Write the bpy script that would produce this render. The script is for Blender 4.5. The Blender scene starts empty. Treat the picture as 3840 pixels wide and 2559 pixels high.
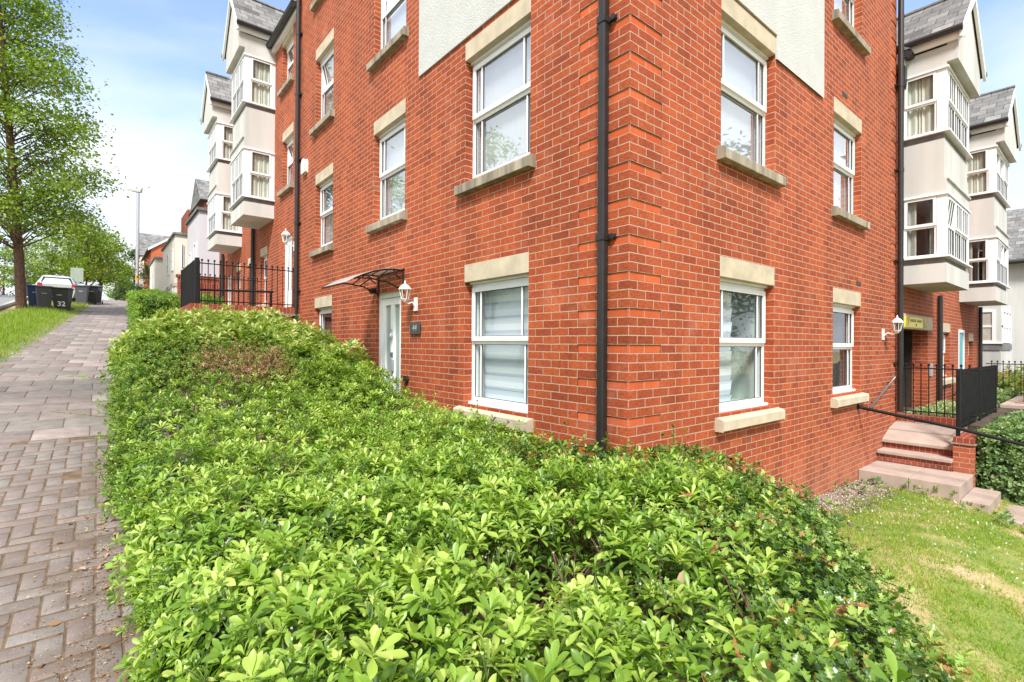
import bpy, math, random
import numpy as np
from mathutils import Matrix, Vector
random.seed(7); rng = np.random.default_rng(11)
S = bpy.context.scene
COL = S.collection
# ------------------------------------------------------------ camera
CAM = Vector((-3.3162, -2.5364, 0.0))
def cam_axes(yaw, pit, rol):
    c, s = math.cos, math.sin
    F = Vector((s(yaw)*c(pit), c(yaw)*c(pit), s(pit)))
    R0 = Vector((c(yaw), -s(yaw), 0)); U0 = R0.cross(F)
    return R0*c(rol)+U0*s(rol), -R0*s(rol)+U0*c(rol), F
R_, U_, F_ = cam_axes(math.radians(39.502), math.radians(.307), math.radians(.364))
cd = bpy.data.cameras.new("camera"); cam = bpy.data.objects.new("camera", cd); COL.objects.link(cam)
cd.sensor_width = 36; cd.lens = 1881.18/3840*36; cd.clip_start = .05; cd.clip_end = 3000
cam.matrix_world = Matrix(((R_.x, U_.x, -F_.x, CAM.x), (R_.y, U_.y, -F_.y, CAM.y), (R_.z, U_.z, -F_.z, CAM.z), (0, 0, 0, 1)))
S.camera = cam
# ------------------------------------------------------------ light
SUN_DIR = Vector((-.62, -.66, 1.05)).normalized()
sl = bpy.data.lights.new("sun", 'SUN'); sl.energy = 3.9; sl.angle = math.radians(13); sl.color = (1, .955, .9)
so = bpy.data.objects.new("sun", sl); COL.objects.link(so); so.rotation_euler = SUN_DIR.to_track_quat('Z', 'Y').to_euler()
so.location = (-20, -20, 30)
W = bpy.data.worlds.new("World"); S.world = W; W.use_nodes = True
nt = W.node_tree; nt.nodes.clear()
def N(nt, t, **k):
    n = nt.nodes.new(t)
    for a, v in k.items():
        if a.startswith('i_'):
            key = a[2:]; key = int(key) if key.isdigit() else key.replace('_', ' ')
            n.inputs[key].default_value = v
        else: setattr(n, a, v)
    return n
wo = N(nt, 'ShaderNodeOutputWorld'); bg = N(nt, 'ShaderNodeBackground'); bg.inputs[1].default_value = .15
sky = N(nt, 'ShaderNodeTexSky'); sky.sky_type = 'NISHITA'; sky.sun_disc = False
sky.sun_elevation = math.asin(SUN_DIR.z); sky.sun_rotation = math.atan2(SUN_DIR.x, SUN_DIR.y); sky.air_density = 1.0; sky.dust_density = .6; sky.ozone_density = 1.6
tc = N(nt, 'ShaderNodeTexCoord'); mp = N(nt, 'ShaderNodeMapping'); mp.inputs['Scale'].default_value = (1.0, 1.0, 2.6); mp.inputs['Rotation'].default_value = (.2, .35, .5)
n1 = N(nt, 'ShaderNodeTexNoise'); n1.inputs['Scale'].default_value = 1.7; n1.inputs['Detail'].default_value = 7; n1.inputs['Roughness'].default_value = .5; n1.inputs['Distortion'].default_value = .3
cr = N(nt, 'ShaderNodeValToRGB'); cr.color_ramp.elements[0].position = .46; cr.color_ramp.elements[1].position = .78
cr.color_ramp.elements[0].color = (.10, .10, .10, 1)
sx = N(nt, 'ShaderNodeSeparateXYZ')
hz = N(nt, 'ShaderNodeMapRange'); hz.inputs[1].default_value = 0; hz.inputs[2].default_value = .42; hz.inputs[3].default_value = .72; hz.inputs[4].default_value = 0
ad = N(nt, 'ShaderNodeMath', operation='ADD', use_clamp=True)
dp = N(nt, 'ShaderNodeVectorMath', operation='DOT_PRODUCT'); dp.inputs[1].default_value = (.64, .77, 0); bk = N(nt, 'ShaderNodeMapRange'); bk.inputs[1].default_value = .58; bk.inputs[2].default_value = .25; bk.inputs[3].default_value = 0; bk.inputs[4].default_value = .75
ad2 = N(nt, 'ShaderNodeMath', operation='ADD', use_clamp=True)   # cloud added outside the view so the window panes reflect whiter sky
mx = N(nt, 'ShaderNodeMix', data_type='RGBA'); mx.inputs[7].default_value = (4.6, 4.85, 5.15, 1)
L = nt.links
L.new(tc.outputs['Generated'], mp.inputs[0]); L.new(mp.outputs[0], n1.inputs[0]); L.new(n1.outputs[0], cr.inputs[0])
L.new(tc.outputs['Generated'], sx.inputs[0]); L.new(sx.outputs[2], hz.inputs[0]); L.new(hz.outputs[0], ad.inputs[0]); L.new(cr.outputs[0], ad.inputs[1])
gn = N(nt, 'ShaderNodeMix', data_type='RGBA'); gn.blend_type = 'MULTIPLY'; gn.inputs[0].default_value = 1; gn.inputs[7].default_value = (1.3, 1.3, 1.42, 1)
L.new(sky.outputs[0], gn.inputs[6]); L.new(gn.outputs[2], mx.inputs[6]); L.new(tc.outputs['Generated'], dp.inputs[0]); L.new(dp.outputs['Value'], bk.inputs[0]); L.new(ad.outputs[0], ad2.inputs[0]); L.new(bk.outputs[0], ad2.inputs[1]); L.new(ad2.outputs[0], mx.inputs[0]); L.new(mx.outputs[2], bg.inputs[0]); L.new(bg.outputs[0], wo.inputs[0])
S.view_settings.view_transform = 'Standard'; S.view_settings.look = 'None'; S.view_settings.exposure = .75; S.view_settings.gamma = 1
S.cycles.max_bounces = 6; S.cycles.transparent_max_bounces = 8; S.cycles.diffuse_bounces = 3; S.cycles.glossy_bounces = 3; S.cycles.caustics_reflective = False; S.cycles.caustics_refractive = False
# ------------------------------------------------------------ helpers
def tag(o, label=None, cat=None, group=None, kind=None):
    for k, v in (('label', label), ('category', cat), ('group', group), ('kind', kind)):
        if v: o[k] = v
    return o
def empty(name, loc, label, cat, group=None):
    o = bpy.data.objects.new(name, None); COL.objects.link(o); o.location = loc; o.empty_display_size = .2
    return tag(o, label, cat, group)
def link_mesh(name, me, mats, parent=None):
    for m in (mats if isinstance(mats, (list, tuple)) else [mats]): me.materials.append(m)
    o = bpy.data.objects.new(name, me); COL.objects.link(o)
    if parent:
        o.parent = parent
        o.matrix_parent_inverse = parent_inv(parent)
    return o
def parent_inv(p):
    # things stand unrotated at their base; meshes are built in world coordinates
    return Matrix.Translation(-Vector(p.location)) if p.type == 'EMPTY' else Matrix.Identity(4)
def TR(u, d, z): return (u, -d, z)      # garden front: wall plane y=0, outward is -y
def TL(u, d, z): return (-d, u, z)      # street front: wall plane x=0, outward is -x
def TW(x, y, z): return (x, y, z)
class MB:
    def __init__(s, T=TW): s.v = []; s.f = []; s.m = []; s.T = T; s.sm = False
    def add(s, vs, fs, m=0):
        b = len(s.v); s.v += [tuple(v) for v in vs]; s.f += [tuple(b+i for i in f) for f in fs]; s.m += [m]*len(fs); return s
    def box(s, u0, u1, d0, d1, z0, z1, m=0):
        T = s.T
        vs = [T(u, d, z) for u in (u0, u1) for d in (d0, d1) for z in (z0, z1)]
        return s.add(vs, [(0, 1, 3, 2), (4, 6, 7, 5), (0, 4, 5, 1), (2, 3, 7, 6), (0, 2, 6, 4), (1, 5, 7, 3)], m)
    def quad(s, *p, m=0): return s.add([s.T(*q) for q in p], [tuple(range(len(p)))], m)
    def prism(s, poly, e0, e1, ax, m=0):
        # poly: 2D points; extruded along ax ('u','d','z')
        def P(a, b, e): return {'u': (e, a, b), 'd': (a, e, b), 'z': (a, b, e)}[ax]
        n = len(poly); vs = [s.T(*P(a, b, e0)) for a, b in poly]+[s.T(*P(a, b, e1)) for a, b in poly]
        return s.add(vs, [tuple(range(n)), tuple(range(2*n-1, n-1, -1))]+[(i, (i+1) % n, n+(i+1) % n, n+i) for i in range(n)], m)
    def tube(s, pts, r, n=8, m=0, r2=None, cap=True):
        pts = [Vector(s.T(*p)) for p in pts]; b = len(s.v); k = len(pts)
        for i, p in enumerate(pts):
            t = (pts[min(i+1, k-1)]-pts[max(i-1, 0)]).normalized()
            a = t.cross(Vector((0, 0, 1)) if abs(t.z) < .9 else Vector((1, 0, 0))).normalized(); c = t.cross(a)
            rr = r if r2 is None else r+(r2-r)*i/(k-1)
            for j in range(n):
                w = 2*math.pi*j/n; s.v.append(tuple(p+a*math.cos(w)*rr+c*math.sin(w)*rr))
        for i in range(k-1):
            for j in range(n):
                s.f.append((b+i*n+j, b+i*n+(j+1) % n, b+(i+1)*n+(j+1) % n, b+(i+1)*n+j)); s.m.append(m)
        if cap:
            s.f.append(tuple(b+j for j in range(n))); s.f.append(tuple(b+(k-1)*n+j for j in range(n-1, -1, -1))); s.m += [m, m]
        return s
    def lathe(s, c, prof, n=12, m=0, sq=False):
        b = len(s.v); k = len(prof)
        for r, z in prof:
            for j in range(n):
                w = 2*math.pi*(j+.5)/n; s.v.append(tuple(Vector(s.T(*c))+Vector((r*math.cos(w), r*math.sin(w), z))))
        for i in range(k-1):
            for j in range(n): s.f.append((b+i*n+j, b+i*n+(j+1) % n, b+(i+1)*n+(j+1) % n, b+(i+1)*n+j)); s.m.append(m)
        s.f.append(tuple(b+j for j in range(n))); s.f.append(tuple(b+(k-1)*n+j for j in range(n))); s.m += [m, m]
        return s
    def build(s, name, mats, parent=None, label=None, bevel=0, smooth=False):
        me = bpy.data.meshes.new(name); me.from_pydata(s.v, [], s.f); me.polygons.foreach_set('material_index', s.m)
        if smooth: me.polygons.foreach_set('use_smooth', [True]*len(s.f))
        me.update(); o = link_mesh(name, me, mats, parent)
        if bevel:
            b = o.modifiers.new('bevel', 'BEVEL'); b.width = bevel; b.segments = 2; b.limit_method = 'ANGLE'
        if label: o['label'] = label
        return o
def npmesh(name, V, Fq, mats, parent=None, attr=None, uv=None, mi=None, tri=False):
    """fast mesh: V (n,3), Fq (m,k)"""
    me = bpy.data.meshes.new(name); V = np.ascontiguousarray(V, np.float32); Fq = np.ascontiguousarray(Fq, np.int32); k = Fq.shape[1]
    me.vertices.add(len(V)); me.vertices.foreach_set('co', V.ravel())
    me.loops.add(Fq.size); me.loops.foreach_set('vertex_index', Fq.ravel())
    me.polygons.add(len(Fq)); me.polygons.foreach_set('loop_start', np.arange(0, Fq.size, k, dtype=np.int32)); me.polygons.foreach_set('loop_total', np.full(len(Fq), k, np.int32))
    if mi is not None: me.polygons.foreach_set('material_index', np.asarray(mi, np.int32))
    if attr is not None:
        a = me.attributes.new('var', 'FLOAT', 'POINT'); a.data.foreach_set('value', np.asarray(attr, np.float32))
    me.update(calc_edges=True); me.validate()
    return link_mesh(name, me, mats, parent)
# ------------------------------------------------------------ materials
def new_mat(name):
    m = bpy.data.materials.new(name); m.use_nodes = True; nt = m.node_tree; nt.nodes.clear()
    o = N(nt, 'ShaderNodeOutputMaterial'); p = N(nt, 'ShaderNodeBsdfPrincipled'); nt.links.new(p.outputs[0], o.inputs[0])
    return m, nt, p, o
def simple(name, col, rough=.6, metal=0, var=.12, scale=8., bump=0., bscale=60., spec=.5, streak=False):
    m, nt, p, o = new_mat(name); L = nt.links
    p.inputs['Roughness'].default_value = rough; p.inputs['Metallic'].default_value = metal; p.inputs['Specular IOR Level'].default_value = spec
    g = N(nt, 'ShaderNodeNewGeometry'); n = N(nt, 'ShaderNodeTexNoise'); n.inputs['Scale'].default_value = scale; n.inputs['Detail'].default_value = 6
    if streak:
        mp = N(nt, 'ShaderNodeMapping'); mp.inputs['Scale'].default_value = (1, 1, .15); L.new(g.outputs['Position'], mp.inputs[0]); L.new(mp.outputs[0], n.inputs[0])
    else: L.new(g.outputs['Position'], n.inputs[0])
    mx = N(nt, 'ShaderNodeMix', data_type='RGBA'); r = N(nt, 'ShaderNodeMapRange'); r.inputs[1].default_value = .3; r.inputs[2].default_value = .7
    L.new(n.outputs[0], r.inputs[0]); L.new(r.outputs[0], mx.inputs[0])
    mx.inputs[6].default_value = tuple(c*(1-var) for c in col)+(1,); mx.inputs[7].default_value = tuple(min(1, c*(1+var)) for c in col)+(1,)
    L.new(mx.outputs[2], p.inputs['Base Color'])
    if bump:
        n2 = N(nt, 'ShaderNodeTexNoise'); n2.inputs['Scale'].default_value = bscale; n2.inputs['Detail'].default_value = 4; L.new(g.outputs['Position'], n2.inputs[0])
        b = N(nt, 'ShaderNodeBump'); b.inputs['Strength'].default_value = bump; b.inputs['Distance'].default_value = .01
        L.new(n2.outputs[0], b.inputs['Height']); L.new(b.outputs[0], p.inputs['Normal'])
    return m
def brick_mat(name, cols, mortar, bw=.225, rh=.075, ms=.0048, stain=.35, voff=0., uoff=0., smooth=False, offset=.5, soot=True):
    m, nt, p, o = new_mat(name); L = nt.links
    g = N(nt, 'ShaderNodeNewGeometry'); sp = N(nt, 'ShaderNodeSeparateXYZ'); L.new(g.outputs['Position'], sp.inputs[0])
    sn = N(nt, 'ShaderNodeSeparateXYZ'); L.new(g.outputs['True Normal'], sn.inputs[0])
    ab = N(nt, 'ShaderNodeMath', operation='ABSOLUTE'); L.new(sn.outputs[1], ab.inputs[0])
    gt = N(nt, 'ShaderNodeMath', operation='GREATER_THAN'); gt.inputs[1].default_value = .5; L.new(ab.outputs[0], gt.inputs[0])
    mu = N(nt, 'ShaderNodeMix', data_type='FLOAT'); L.new(gt.outputs[0], mu.inputs[0]); L.new(sp.outputs[1], mu.inputs[2]); L.new(sp.outputs[0], mu.inputs[3])
    au = N(nt, 'ShaderNodeMath', operation='ADD'); au.inputs[1].default_value = uoff+45; L.new(mu.outputs[0], au.inputs[0])
    av = N(nt, 'ShaderNodeMath', operation='ADD'); av.inputs[1].default_value = voff+45; L.new(sp.outputs[2], av.inputs[0])
    wn = N(nt, 'ShaderNodeTexNoise'); wn.inputs['Scale'].default_value = 22; wn.inputs['Detail'].default_value = 3; L.new(g.outputs['Position'], wn.inputs[0])
    wv = N(nt, 'ShaderNodeVectorMath', operation='SUBTRACT'); wv.inputs[1].default_value = (.5, .5, .5); L.new(wn.outputs['Color'], wv.inputs[0])
    ws = N(nt, 'ShaderNodeVectorMath', operation='SCALE'); ws.inputs['Scale'].default_value = .009; L.new(wv.outputs[0], ws.inputs[0])
    cb = N(nt, 'ShaderNodeCombineXYZ'); L.new(au.outputs[0], cb.inputs[0]); L.new(av.outputs[0], cb.inputs[1])
    ca = N(nt, 'ShaderNodeVectorMath', operation='ADD'); L.new(cb.outputs[0], ca.inputs[0]); L.new(ws.outputs[0], ca.inputs[1])
    b = N(nt, 'ShaderNodeTexBrick'); b.offset = offset; b.squash = 1; L.new(ca.outputs[0], b.inputs['Vector'])
    b.inputs['Color1'].default_value = (0, 0, 0, 1); b.inputs['Color2'].default_value = (1, 1, 1, 1); b.inputs['Mortar'].default_value = (.5, .5, .5, 1)
    b.inputs['Scale'].default_value = 1; b.inputs['Mortar Size'].default_value = ms; b.inputs['Mortar Smooth'].default_value = .25
    b.inputs['Brick Width'].default_value = bw; b.inputs['Row Height'].default_value = rh; b.inputs['Bias'].default_value = 0
    rp = N(nt, 'ShaderNodeValToRGB'); L.new(b.outputs[0], rp.inputs[0]); e = rp.color_ramp.elements
    while len(e) < len(cols): e.new(.5)
    for i, c in enumerate(cols): e[i].position = i/(len(cols)-1); e[i].color = tuple(c)+(1,)
    # drag marks and creases in the brick faces
    ms_ = N(nt, 'ShaderNodeMapping'); ms_.inputs['Scale'].default_value = (22, 22, 85); L.new(g.outputs['Position'], ms_.inputs[0])
    cn = N(nt, 'ShaderNodeTexNoise'); cn.inputs['Scale'].default_value = 1.0; cn.inputs['Detail'].default_value = 5; cn.inputs['Roughness'].default_value = .65; L.new(ms_.outputs[0], cn.inputs[0])
    crr = N(nt, 'ShaderNodeMapRange'); crr.inputs[1].default_value = .34; crr.inputs[2].default_value = .62; crr.inputs[3].default_value = .9 if smooth else .6; crr.inputs[4].default_value = 1.08; L.new(cn.outputs[0], crr.inputs[0])
    big = N(nt, 'ShaderNodeTexNoise'); big.inputs['Scale'].default_value = 1.1; big.inputs['Detail'].default_value = 4; L.new(g.outputs['Position'], big.inputs[0])
    bgr = N(nt, 'ShaderNodeMapRange'); bgr.inputs[1].default_value = .3; bgr.inputs[2].default_value = .7; bgr.inputs[3].default_value = .88; bgr.inputs[4].default_value = 1.1; L.new(big.outputs[0], bgr.inputs[0])
    m1 = N(nt, 'ShaderNodeVectorMath', operation='SCALE'); L.new(rp.outputs[0], m1.inputs[0]); L.new(crr.outputs[0], m1.inputs['Scale'])
    skm = N(nt, 'ShaderNodeMapping'); skm.inputs['Scale'].default_value = (3.2, 3.2, .35); L.new(g.outputs['Position'], skm.inputs[0]); skn = N(nt, 'ShaderNodeTexNoise'); skn.inputs['Scale'].default_value = 1; skn.inputs['Detail'].default_value = 6; L.new(skm.outputs[0], skn.inputs[0])
    skr = N(nt, 'ShaderNodeMapRange'); skr.inputs[1].default_value = .35; skr.inputs[2].default_value = .6; skr.inputs[3].default_value = .80; skr.inputs[4].default_value = 1.05; L.new(skn.outputs[0], skr.inputs[0])
    skx = N(nt, 'ShaderNodeMath', operation='MULTIPLY'); L.new(bgr.outputs[0], skx.inputs[0]); L.new(skr.outputs[0], skx.inputs[1])
    m2 = N(nt, 'ShaderNodeVectorMath', operation='SCALE'); L.new(m1.outputs[0], m2.inputs[0]); L.new(skx.outputs[0], m2.inputs['Scale'])
    # mortar with its own variation
    mm = N(nt, 'ShaderNodeMix', data_type='RGBA'); mm.inputs[6].default_value = tuple(c*.72 for c in mortar)+(1,); mm.inputs[7].default_value = tuple(mortar)+(1,)
    L.new(cn.outputs[0], mm.inputs[0])
    mk = N(nt, 'ShaderNodeMix', data_type='RGBA'); L.new(b.outputs['Fac'], mk.inputs[0]); L.new(m2.outputs[0], mk.inputs[6]); L.new(mm.outputs[2], mk.inputs[7])
    # lime bloom in patches
    en = N(nt, 'ShaderNodeTexNoise'); en.inputs['Scale'].default_value = 1.7; en.inputs['Detail'].default_value = 9; en.inputs['Roughness'].default_value = .68; L.new(g.outputs['Position'], en.inputs[0])
    er = N(nt, 'ShaderNodeMapRange'); er.inputs[1].default_value = .56; er.inputs[2].default_value = .78; er.inputs[3].default_value = 0; er.inputs[4].default_value = stain; L.new(en.outputs[0], er.inputs[0])
    ft = N(nt, 'ShaderNodeMapRange'); ft.inputs[1].default_value = -1.25; ft.inputs[2].default_value = -1.95; ft.inputs[3].default_value = 0; ft.inputs[4].default_value = stain*1.3; L.new(sp.outputs[2], ft.inputs[0])
    fn = N(nt, 'ShaderNodeMath', operation='MULTIPLY'); L.new(ft.outputs[0], fn.inputs[0]); L.new(skn.outputs[0], fn.inputs[1]); fa = N(nt, 'ShaderNodeMath', operation='ADD', use_clamp=True); L.new(fn.outputs[0], fa.inputs[0]); L.new(er.outputs[0], fa.inputs[1])
    ex = N(nt, 'ShaderNodeMix', data_type='RGBA'); ex.inputs[7].default_value = (.56, .28, .19, 1); L.new(fa.outputs[0], ex.inputs[0]); L.new(mk.outputs[2], ex.inputs[6])
    L.new(ex.outputs[2], p.inputs['Base Color']); p.inputs['Roughness'].default_value = .82; p.inputs['Specular IOR Level'].default_value = .3
    iv = N(nt, 'ShaderNodeMath', operation='MULTIPLY_ADD'); iv.inputs[1].default_value = -1; iv.inputs[2].default_value = 1; L.new(b.outputs['Fac'], iv.inputs[0])
    hs = N(nt, 'ShaderNodeMath', operation='MULTIPLY_ADD'); hs.inputs[1].default_value = .3 if not smooth else .08; L.new(cn.outputs[0], hs.inputs[0]); L.new(iv.outputs[0], hs.inputs[2])
    bu = N(nt, 'ShaderNodeBump'); bu.inputs['Strength'].default_value = .8; bu.inputs['Distance'].default_value = .005; L.new(hs.outputs[0], bu.inputs['Height']); L.new(bu.outputs[0], p.inputs['Normal'])
    return m
RED = [(.285, .056, .019), (.41, .083, .027), (.37, .073, .024), (.46, .102, .031), (.32, .061, .021), (.435, .092, .028)]
MORT = (.56, .37, .27)
M = {}
M['brick'] = brick_mat('brick', RED, MORT)
M['brick_smooth'] = brick_mat('brick_smooth_orange', [(.50, .095, .028), (.56, .12, .036), (.47, .085, .026)], MORT, smooth=True)
M['brick_dark'] = brick_mat('brick_coping', [(.26, .045, .022), (.34, .065, .03), (.30, .05, .025)], (.40, .28, .22), bw=.075, rh=.3, ms=.005, stain=.15)
M['brick_orange'] = brick_mat('brick_pale_orange', [(.52, .12, .045), (.60, .15, .06), (.56, .13, .05)], (.62, .33, .22), stain=0)
M['render'] = simple('white_render', (.66, .66, .61), .9, var=.07, scale=1.6, bump=.6, bscale=110)
M['render_panel'] = simple('rough_white_render', (.52, .53, .51), .95, var=.05, scale=3, bump=1., bscale=70)
M['cream'] = simple('cream_render', (.70, .66, .58), .9, var=.06, scale=1.2, bump=.3, bscale=100)
M['bay'] = simple('bay_render', (.545, .545, .52), .9, var=.13, scale=2.2, bump=.4, bscale=120, streak=True)
M['lavender'] = simple('lavender_render', (.57, .55, .60), .9, var=.05, scale=1.5)
M['stone'] = simple('cast_stone', (.50, .43, .315), .85, var=.16, scale=5, bump=.3, bscale=160)
M['stone_old'] = simple('weathered_cast_stone', (.30, .26, .195), .9, var=.45, scale=9, bump=.4, bscale=120, streak=True)
M['upvc'] = simple('white_upvc', (.82, .83, .84), .28, var=.03, scale=5, spec=.5)
M['rubber'] = simple('grey_gasket', (.10, .10, .10), .6)
M['black'] = simple('black_paint', (.009, .009, .009), .6, var=.4, scale=12, bump=.2, bscale=90, spec=.25)
M['pipe'] = simple('black_plastic_pipe', (.018, .016, .016), .42, var=.25, scale=5)
M['band'] = simple('dark_grey_band', (.17, .165, .17), .7, var=.25, scale=9)
M['dark'] = simple('dark_interior', (.05, .05, .048), .9)
M['room'] = simple('pale_room_wall', (.46, .52, .48), .9, var=.03)
M['steel'] = simple('galvanised_steel', (.45, .47, .50), .45, metal=.5, var=.1)
M['lampwhite'] = simple('white_enamel', (.78, .78, .76), .4, var=.06, scale=30)
M['slab'] = simple('pink_concrete_slab', (.40, .315, .265), .85, var=.12, scale=5, bump=.4, bscale=140)
M['slab_side'] = simple('grey_concrete_edge', (.27, .235, .20), .9, var=.2, scale=7, bump=.4, bscale=120)
M['teal'] = simple('teal_door_paint', (.05, .33, .38), .4, var=.05)
M['soil'] = simple('soil', (.07, .048, .032), .95, var=.5, scale=9, bump=1, bscale=50)
M['asphalt'] = simple('asphalt', (.23, .23, .235), .9, var=.12, scale=3, bump=.4, bscale=120)
M['kerbstone'] = simple('kerb_concrete', (.42, .41, .38), .9, var=.12)
M['bark'] = simple('bark', (.105, .058, .038), .9, var=.45, scale=14, bump=1, bscale=30)
M['twig'] = simple('twig', (.15, .09, .055), .85, var=.4, scale=30)
def tiles(name, base, w=.3, h=.22, k=1.):
    m = brick_mat(name, [tuple(c*a for c in base) for a in (.6, 1.25, .85, 1.5, 1.0)], tuple(c*.3 for c in base), bw=w, rh=h*k, ms=.006, stain=0.)
    return m
M['slate'] = tiles('slate_tiles', (.21, .205, .20), k=.72)
def blind_mat(name, per, ramp, spec=.3, rough=.7, emis=0):
    m, nt, p, o = new_mat(name); L = nt.links
    g = N(nt, 'ShaderNodeNewGeometry'); sp = N(nt, 'ShaderNodeSeparateXYZ'); L.new(g.outputs['Position'], sp.inputs[0])
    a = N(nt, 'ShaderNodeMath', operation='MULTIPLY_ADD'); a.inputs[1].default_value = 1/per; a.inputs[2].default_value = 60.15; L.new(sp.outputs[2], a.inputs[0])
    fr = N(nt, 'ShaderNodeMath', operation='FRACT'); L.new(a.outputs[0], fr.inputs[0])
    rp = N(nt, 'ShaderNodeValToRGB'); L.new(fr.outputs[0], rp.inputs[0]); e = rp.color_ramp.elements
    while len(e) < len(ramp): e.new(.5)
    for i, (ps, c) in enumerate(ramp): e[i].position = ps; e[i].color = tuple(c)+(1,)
    L.new(rp.outputs[0], p.inputs['Base Color']); p.inputs['Roughness'].default_value = rough
    return m
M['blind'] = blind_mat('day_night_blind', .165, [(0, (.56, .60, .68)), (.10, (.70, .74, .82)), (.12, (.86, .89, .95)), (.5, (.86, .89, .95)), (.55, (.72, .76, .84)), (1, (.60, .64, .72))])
M['voile_sky'] = simple('pale_voile_sky', (.88, .88, .93), .9, var=.03, scale=1)  # net curtain kept flat and pale, standing in for reflected white sky
M['curtain'] = simple('cream_curtain', (.62, .60, .52), .9, var=.1, scale=4)
M['curtain_dark'] = simple('grey_brown_curtain', (.42, .39, .34), .9, var=.2, scale=4)
def glass_mat(name, refl, tint=(.9, .95, .95)):
    m = bpy.data.materials.new(name); m.use_nodes = True; nt = m.node_tree; nt.nodes.clear(); L = nt.links
    o = N(nt, 'ShaderNodeOutputMaterial'); t = N(nt, 'ShaderNodeBsdfTransparent'); t.inputs[0].default_value = tuple(tint)+(1,)
    gl = N(nt, 'ShaderNodeBsdfGlossy'); gl.inputs['Roughness'].default_value = .015; gl.inputs[0].default_value = (.95, .96, 1, 1)
    f = N(nt, 'ShaderNodeFresnel'); g0 = N(nt, 'ShaderNodeNewGeometry'); io = N(nt, 'ShaderNodeMapRange'); io.inputs[3].default_value = 1.5; io.inputs[4].default_value = 1/1.5; L.new(g0.outputs['Backfacing'], io.inputs[0]); L.new(io.outputs[0], f.inputs[0])
    nz = N(nt, 'ShaderNodeTexNoise'); nz.inputs['Scale'].default_value = 1.3; g = N(nt, 'ShaderNodeNewGeometry'); L.new(g.outputs['Position'], nz.inputs[0])
    bu = N(nt, 'ShaderNodeBump'); bu.inputs['Strength'].default_value = .12; bu.inputs['Distance'].default_value = .02; L.new(nz.outputs[0], bu.inputs['Height']); L.new(bu.outputs[0], gl.inputs['Normal'])
    a = N(nt, 'ShaderNodeMath', operation='MULTIPLY_ADD', use_clamp=True); a.inputs[1].default_value = 1.6 if refl else 1.3; a.inputs[2].default_value = refl; L.new(f.outputs[0], a.inputs[0])
    x = N(nt, 'ShaderNodeMixShader'); L.new(a.outputs[0], x.inputs[0]); L.new(t.outputs[0], x.inputs[1]); L.new(gl.outputs[0], x.inputs[2]); L.new(x.outputs[0], o.inputs[0])
    return m
M['glass'] = glass_mat('window_glass', .0)
M['glass_sky'] = glass_mat('coated_window_glass', .30)
M['frost'] = simple('frosted_glass', (.30, .37, .36), .25, var=.05)
def leaf_mat(name, cols, rough=.45, trans=.35, spec=.5):
    m, nt, p, o = new_mat(name); L = nt.links
    at = N(nt, 'ShaderNodeAttribute'); at.attribute_name = 'var'; rp = N(nt, 'ShaderNodeValToRGB'); L.new(at.outputs['Fac'], rp.inputs[0]); e = rp.color_ramp.elements
    while len(e) < len(cols): e.new(.5)
    for i, (ps, c) in enumerate(cols): e[i].position = ps; e[i].color = tuple(c)+(1,)
    L.new(rp.outputs[0], p.inputs['Base Color']); p.inputs['Roughness'].default_value = rough; p.inputs['Specular IOR Level'].default_value = spec
    t = N(nt, 'ShaderNodeBsdfTranslucent'); ml = N(nt, 'ShaderNodeVectorMath', operation='MULTIPLY'); ml.inputs[1].default_value = (1.15, 1.25, .5); L.new(rp.outputs[0], ml.inputs[0]); L.new(ml.outputs[0], t.inputs[0])
    x = N(nt, 'ShaderNodeMixShader'); x.inputs[0].default_value = trans; L.new(p.outputs[0], x.inputs[1]); L.new(t.outputs[0], x.inputs[2]); L.new(x.outputs[0], o.inputs[0])
    return m
M['choisya'] = leaf_mat('choisya_leaf', [(0, (.03, .075, .012)), (.3, (.105, .20, .022)), (.55, (.20, .345, .038)), (.8, (.36, .50, .08)), (1, (.50, .60, .16))], .36)
M['holly'] = leaf_mat('holly_leaf', [(0, (.02, .055, .010)), (.4, (.08, .165, .022)), (.75, (.19, .31, .045)), (.95, (.36, .47, .11)), (1, (.36, .16, .06))], .27, .2, .5)
M['laurel'] = leaf_mat('laurel_leaf', [(0, (.06, .13, .02)), (.4, (.20, .32, .05)), (.75, (.38, .48, .13)), (1, (.55, .55, .25))], .35)
M['boxleaf'] = leaf_mat('small_leaf', [(0, (.04, .09, .015)), (.5, (.14, .27, .03)), (.8, (.27, .38, .06)), (1, (.36, .34, .10))], .5)
M['deadleaf'] = leaf_mat('dead_leaf', [(0, (.16, .085, .045)), (.5, (.34, .19, .095)), (1, (.56, .40, .26))], .8, .2, .2)
M['treeleaf'] = leaf_mat('tree_leaf', [(0, (.07, .13, .012)), (.45, (.19, .29, .03)), (.8, (.35, .46, .06)), (1, (.48, .53, .12))], .5, .4)
M['treedark'] = leaf_mat('dark_tree_leaf', [(0, (.012, .035, .012)), (.5, (.035, .085, .02)), (1, (.09, .16, .035))], .6, .3)
M['hedgeleaf'] = leaf_mat('privet_leaf', [(0, (.04, .10, .015)), (.5, (.17, .31, .035)), (1, (.40, .54, .08))], .5)
M['cream_leaf'] = leaf_mat('pale_green_leaf', [(0, (.05, .12, .035)), (.5, (.17, .29, .09)), (.85, (.38, .47, .22)), (1, (.58, .60, .38))], .5)
M['grass'] = leaf_mat('grass_blade', [(0, (.09, .21, .015)), (.4, (.22, .38, .03)), (.7, (.34, .43, .055)), (1, (.60, .50, .22))], .6, .4)
M['petal'] = simple('white_petals', (.85, .85, .82), .7)
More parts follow.
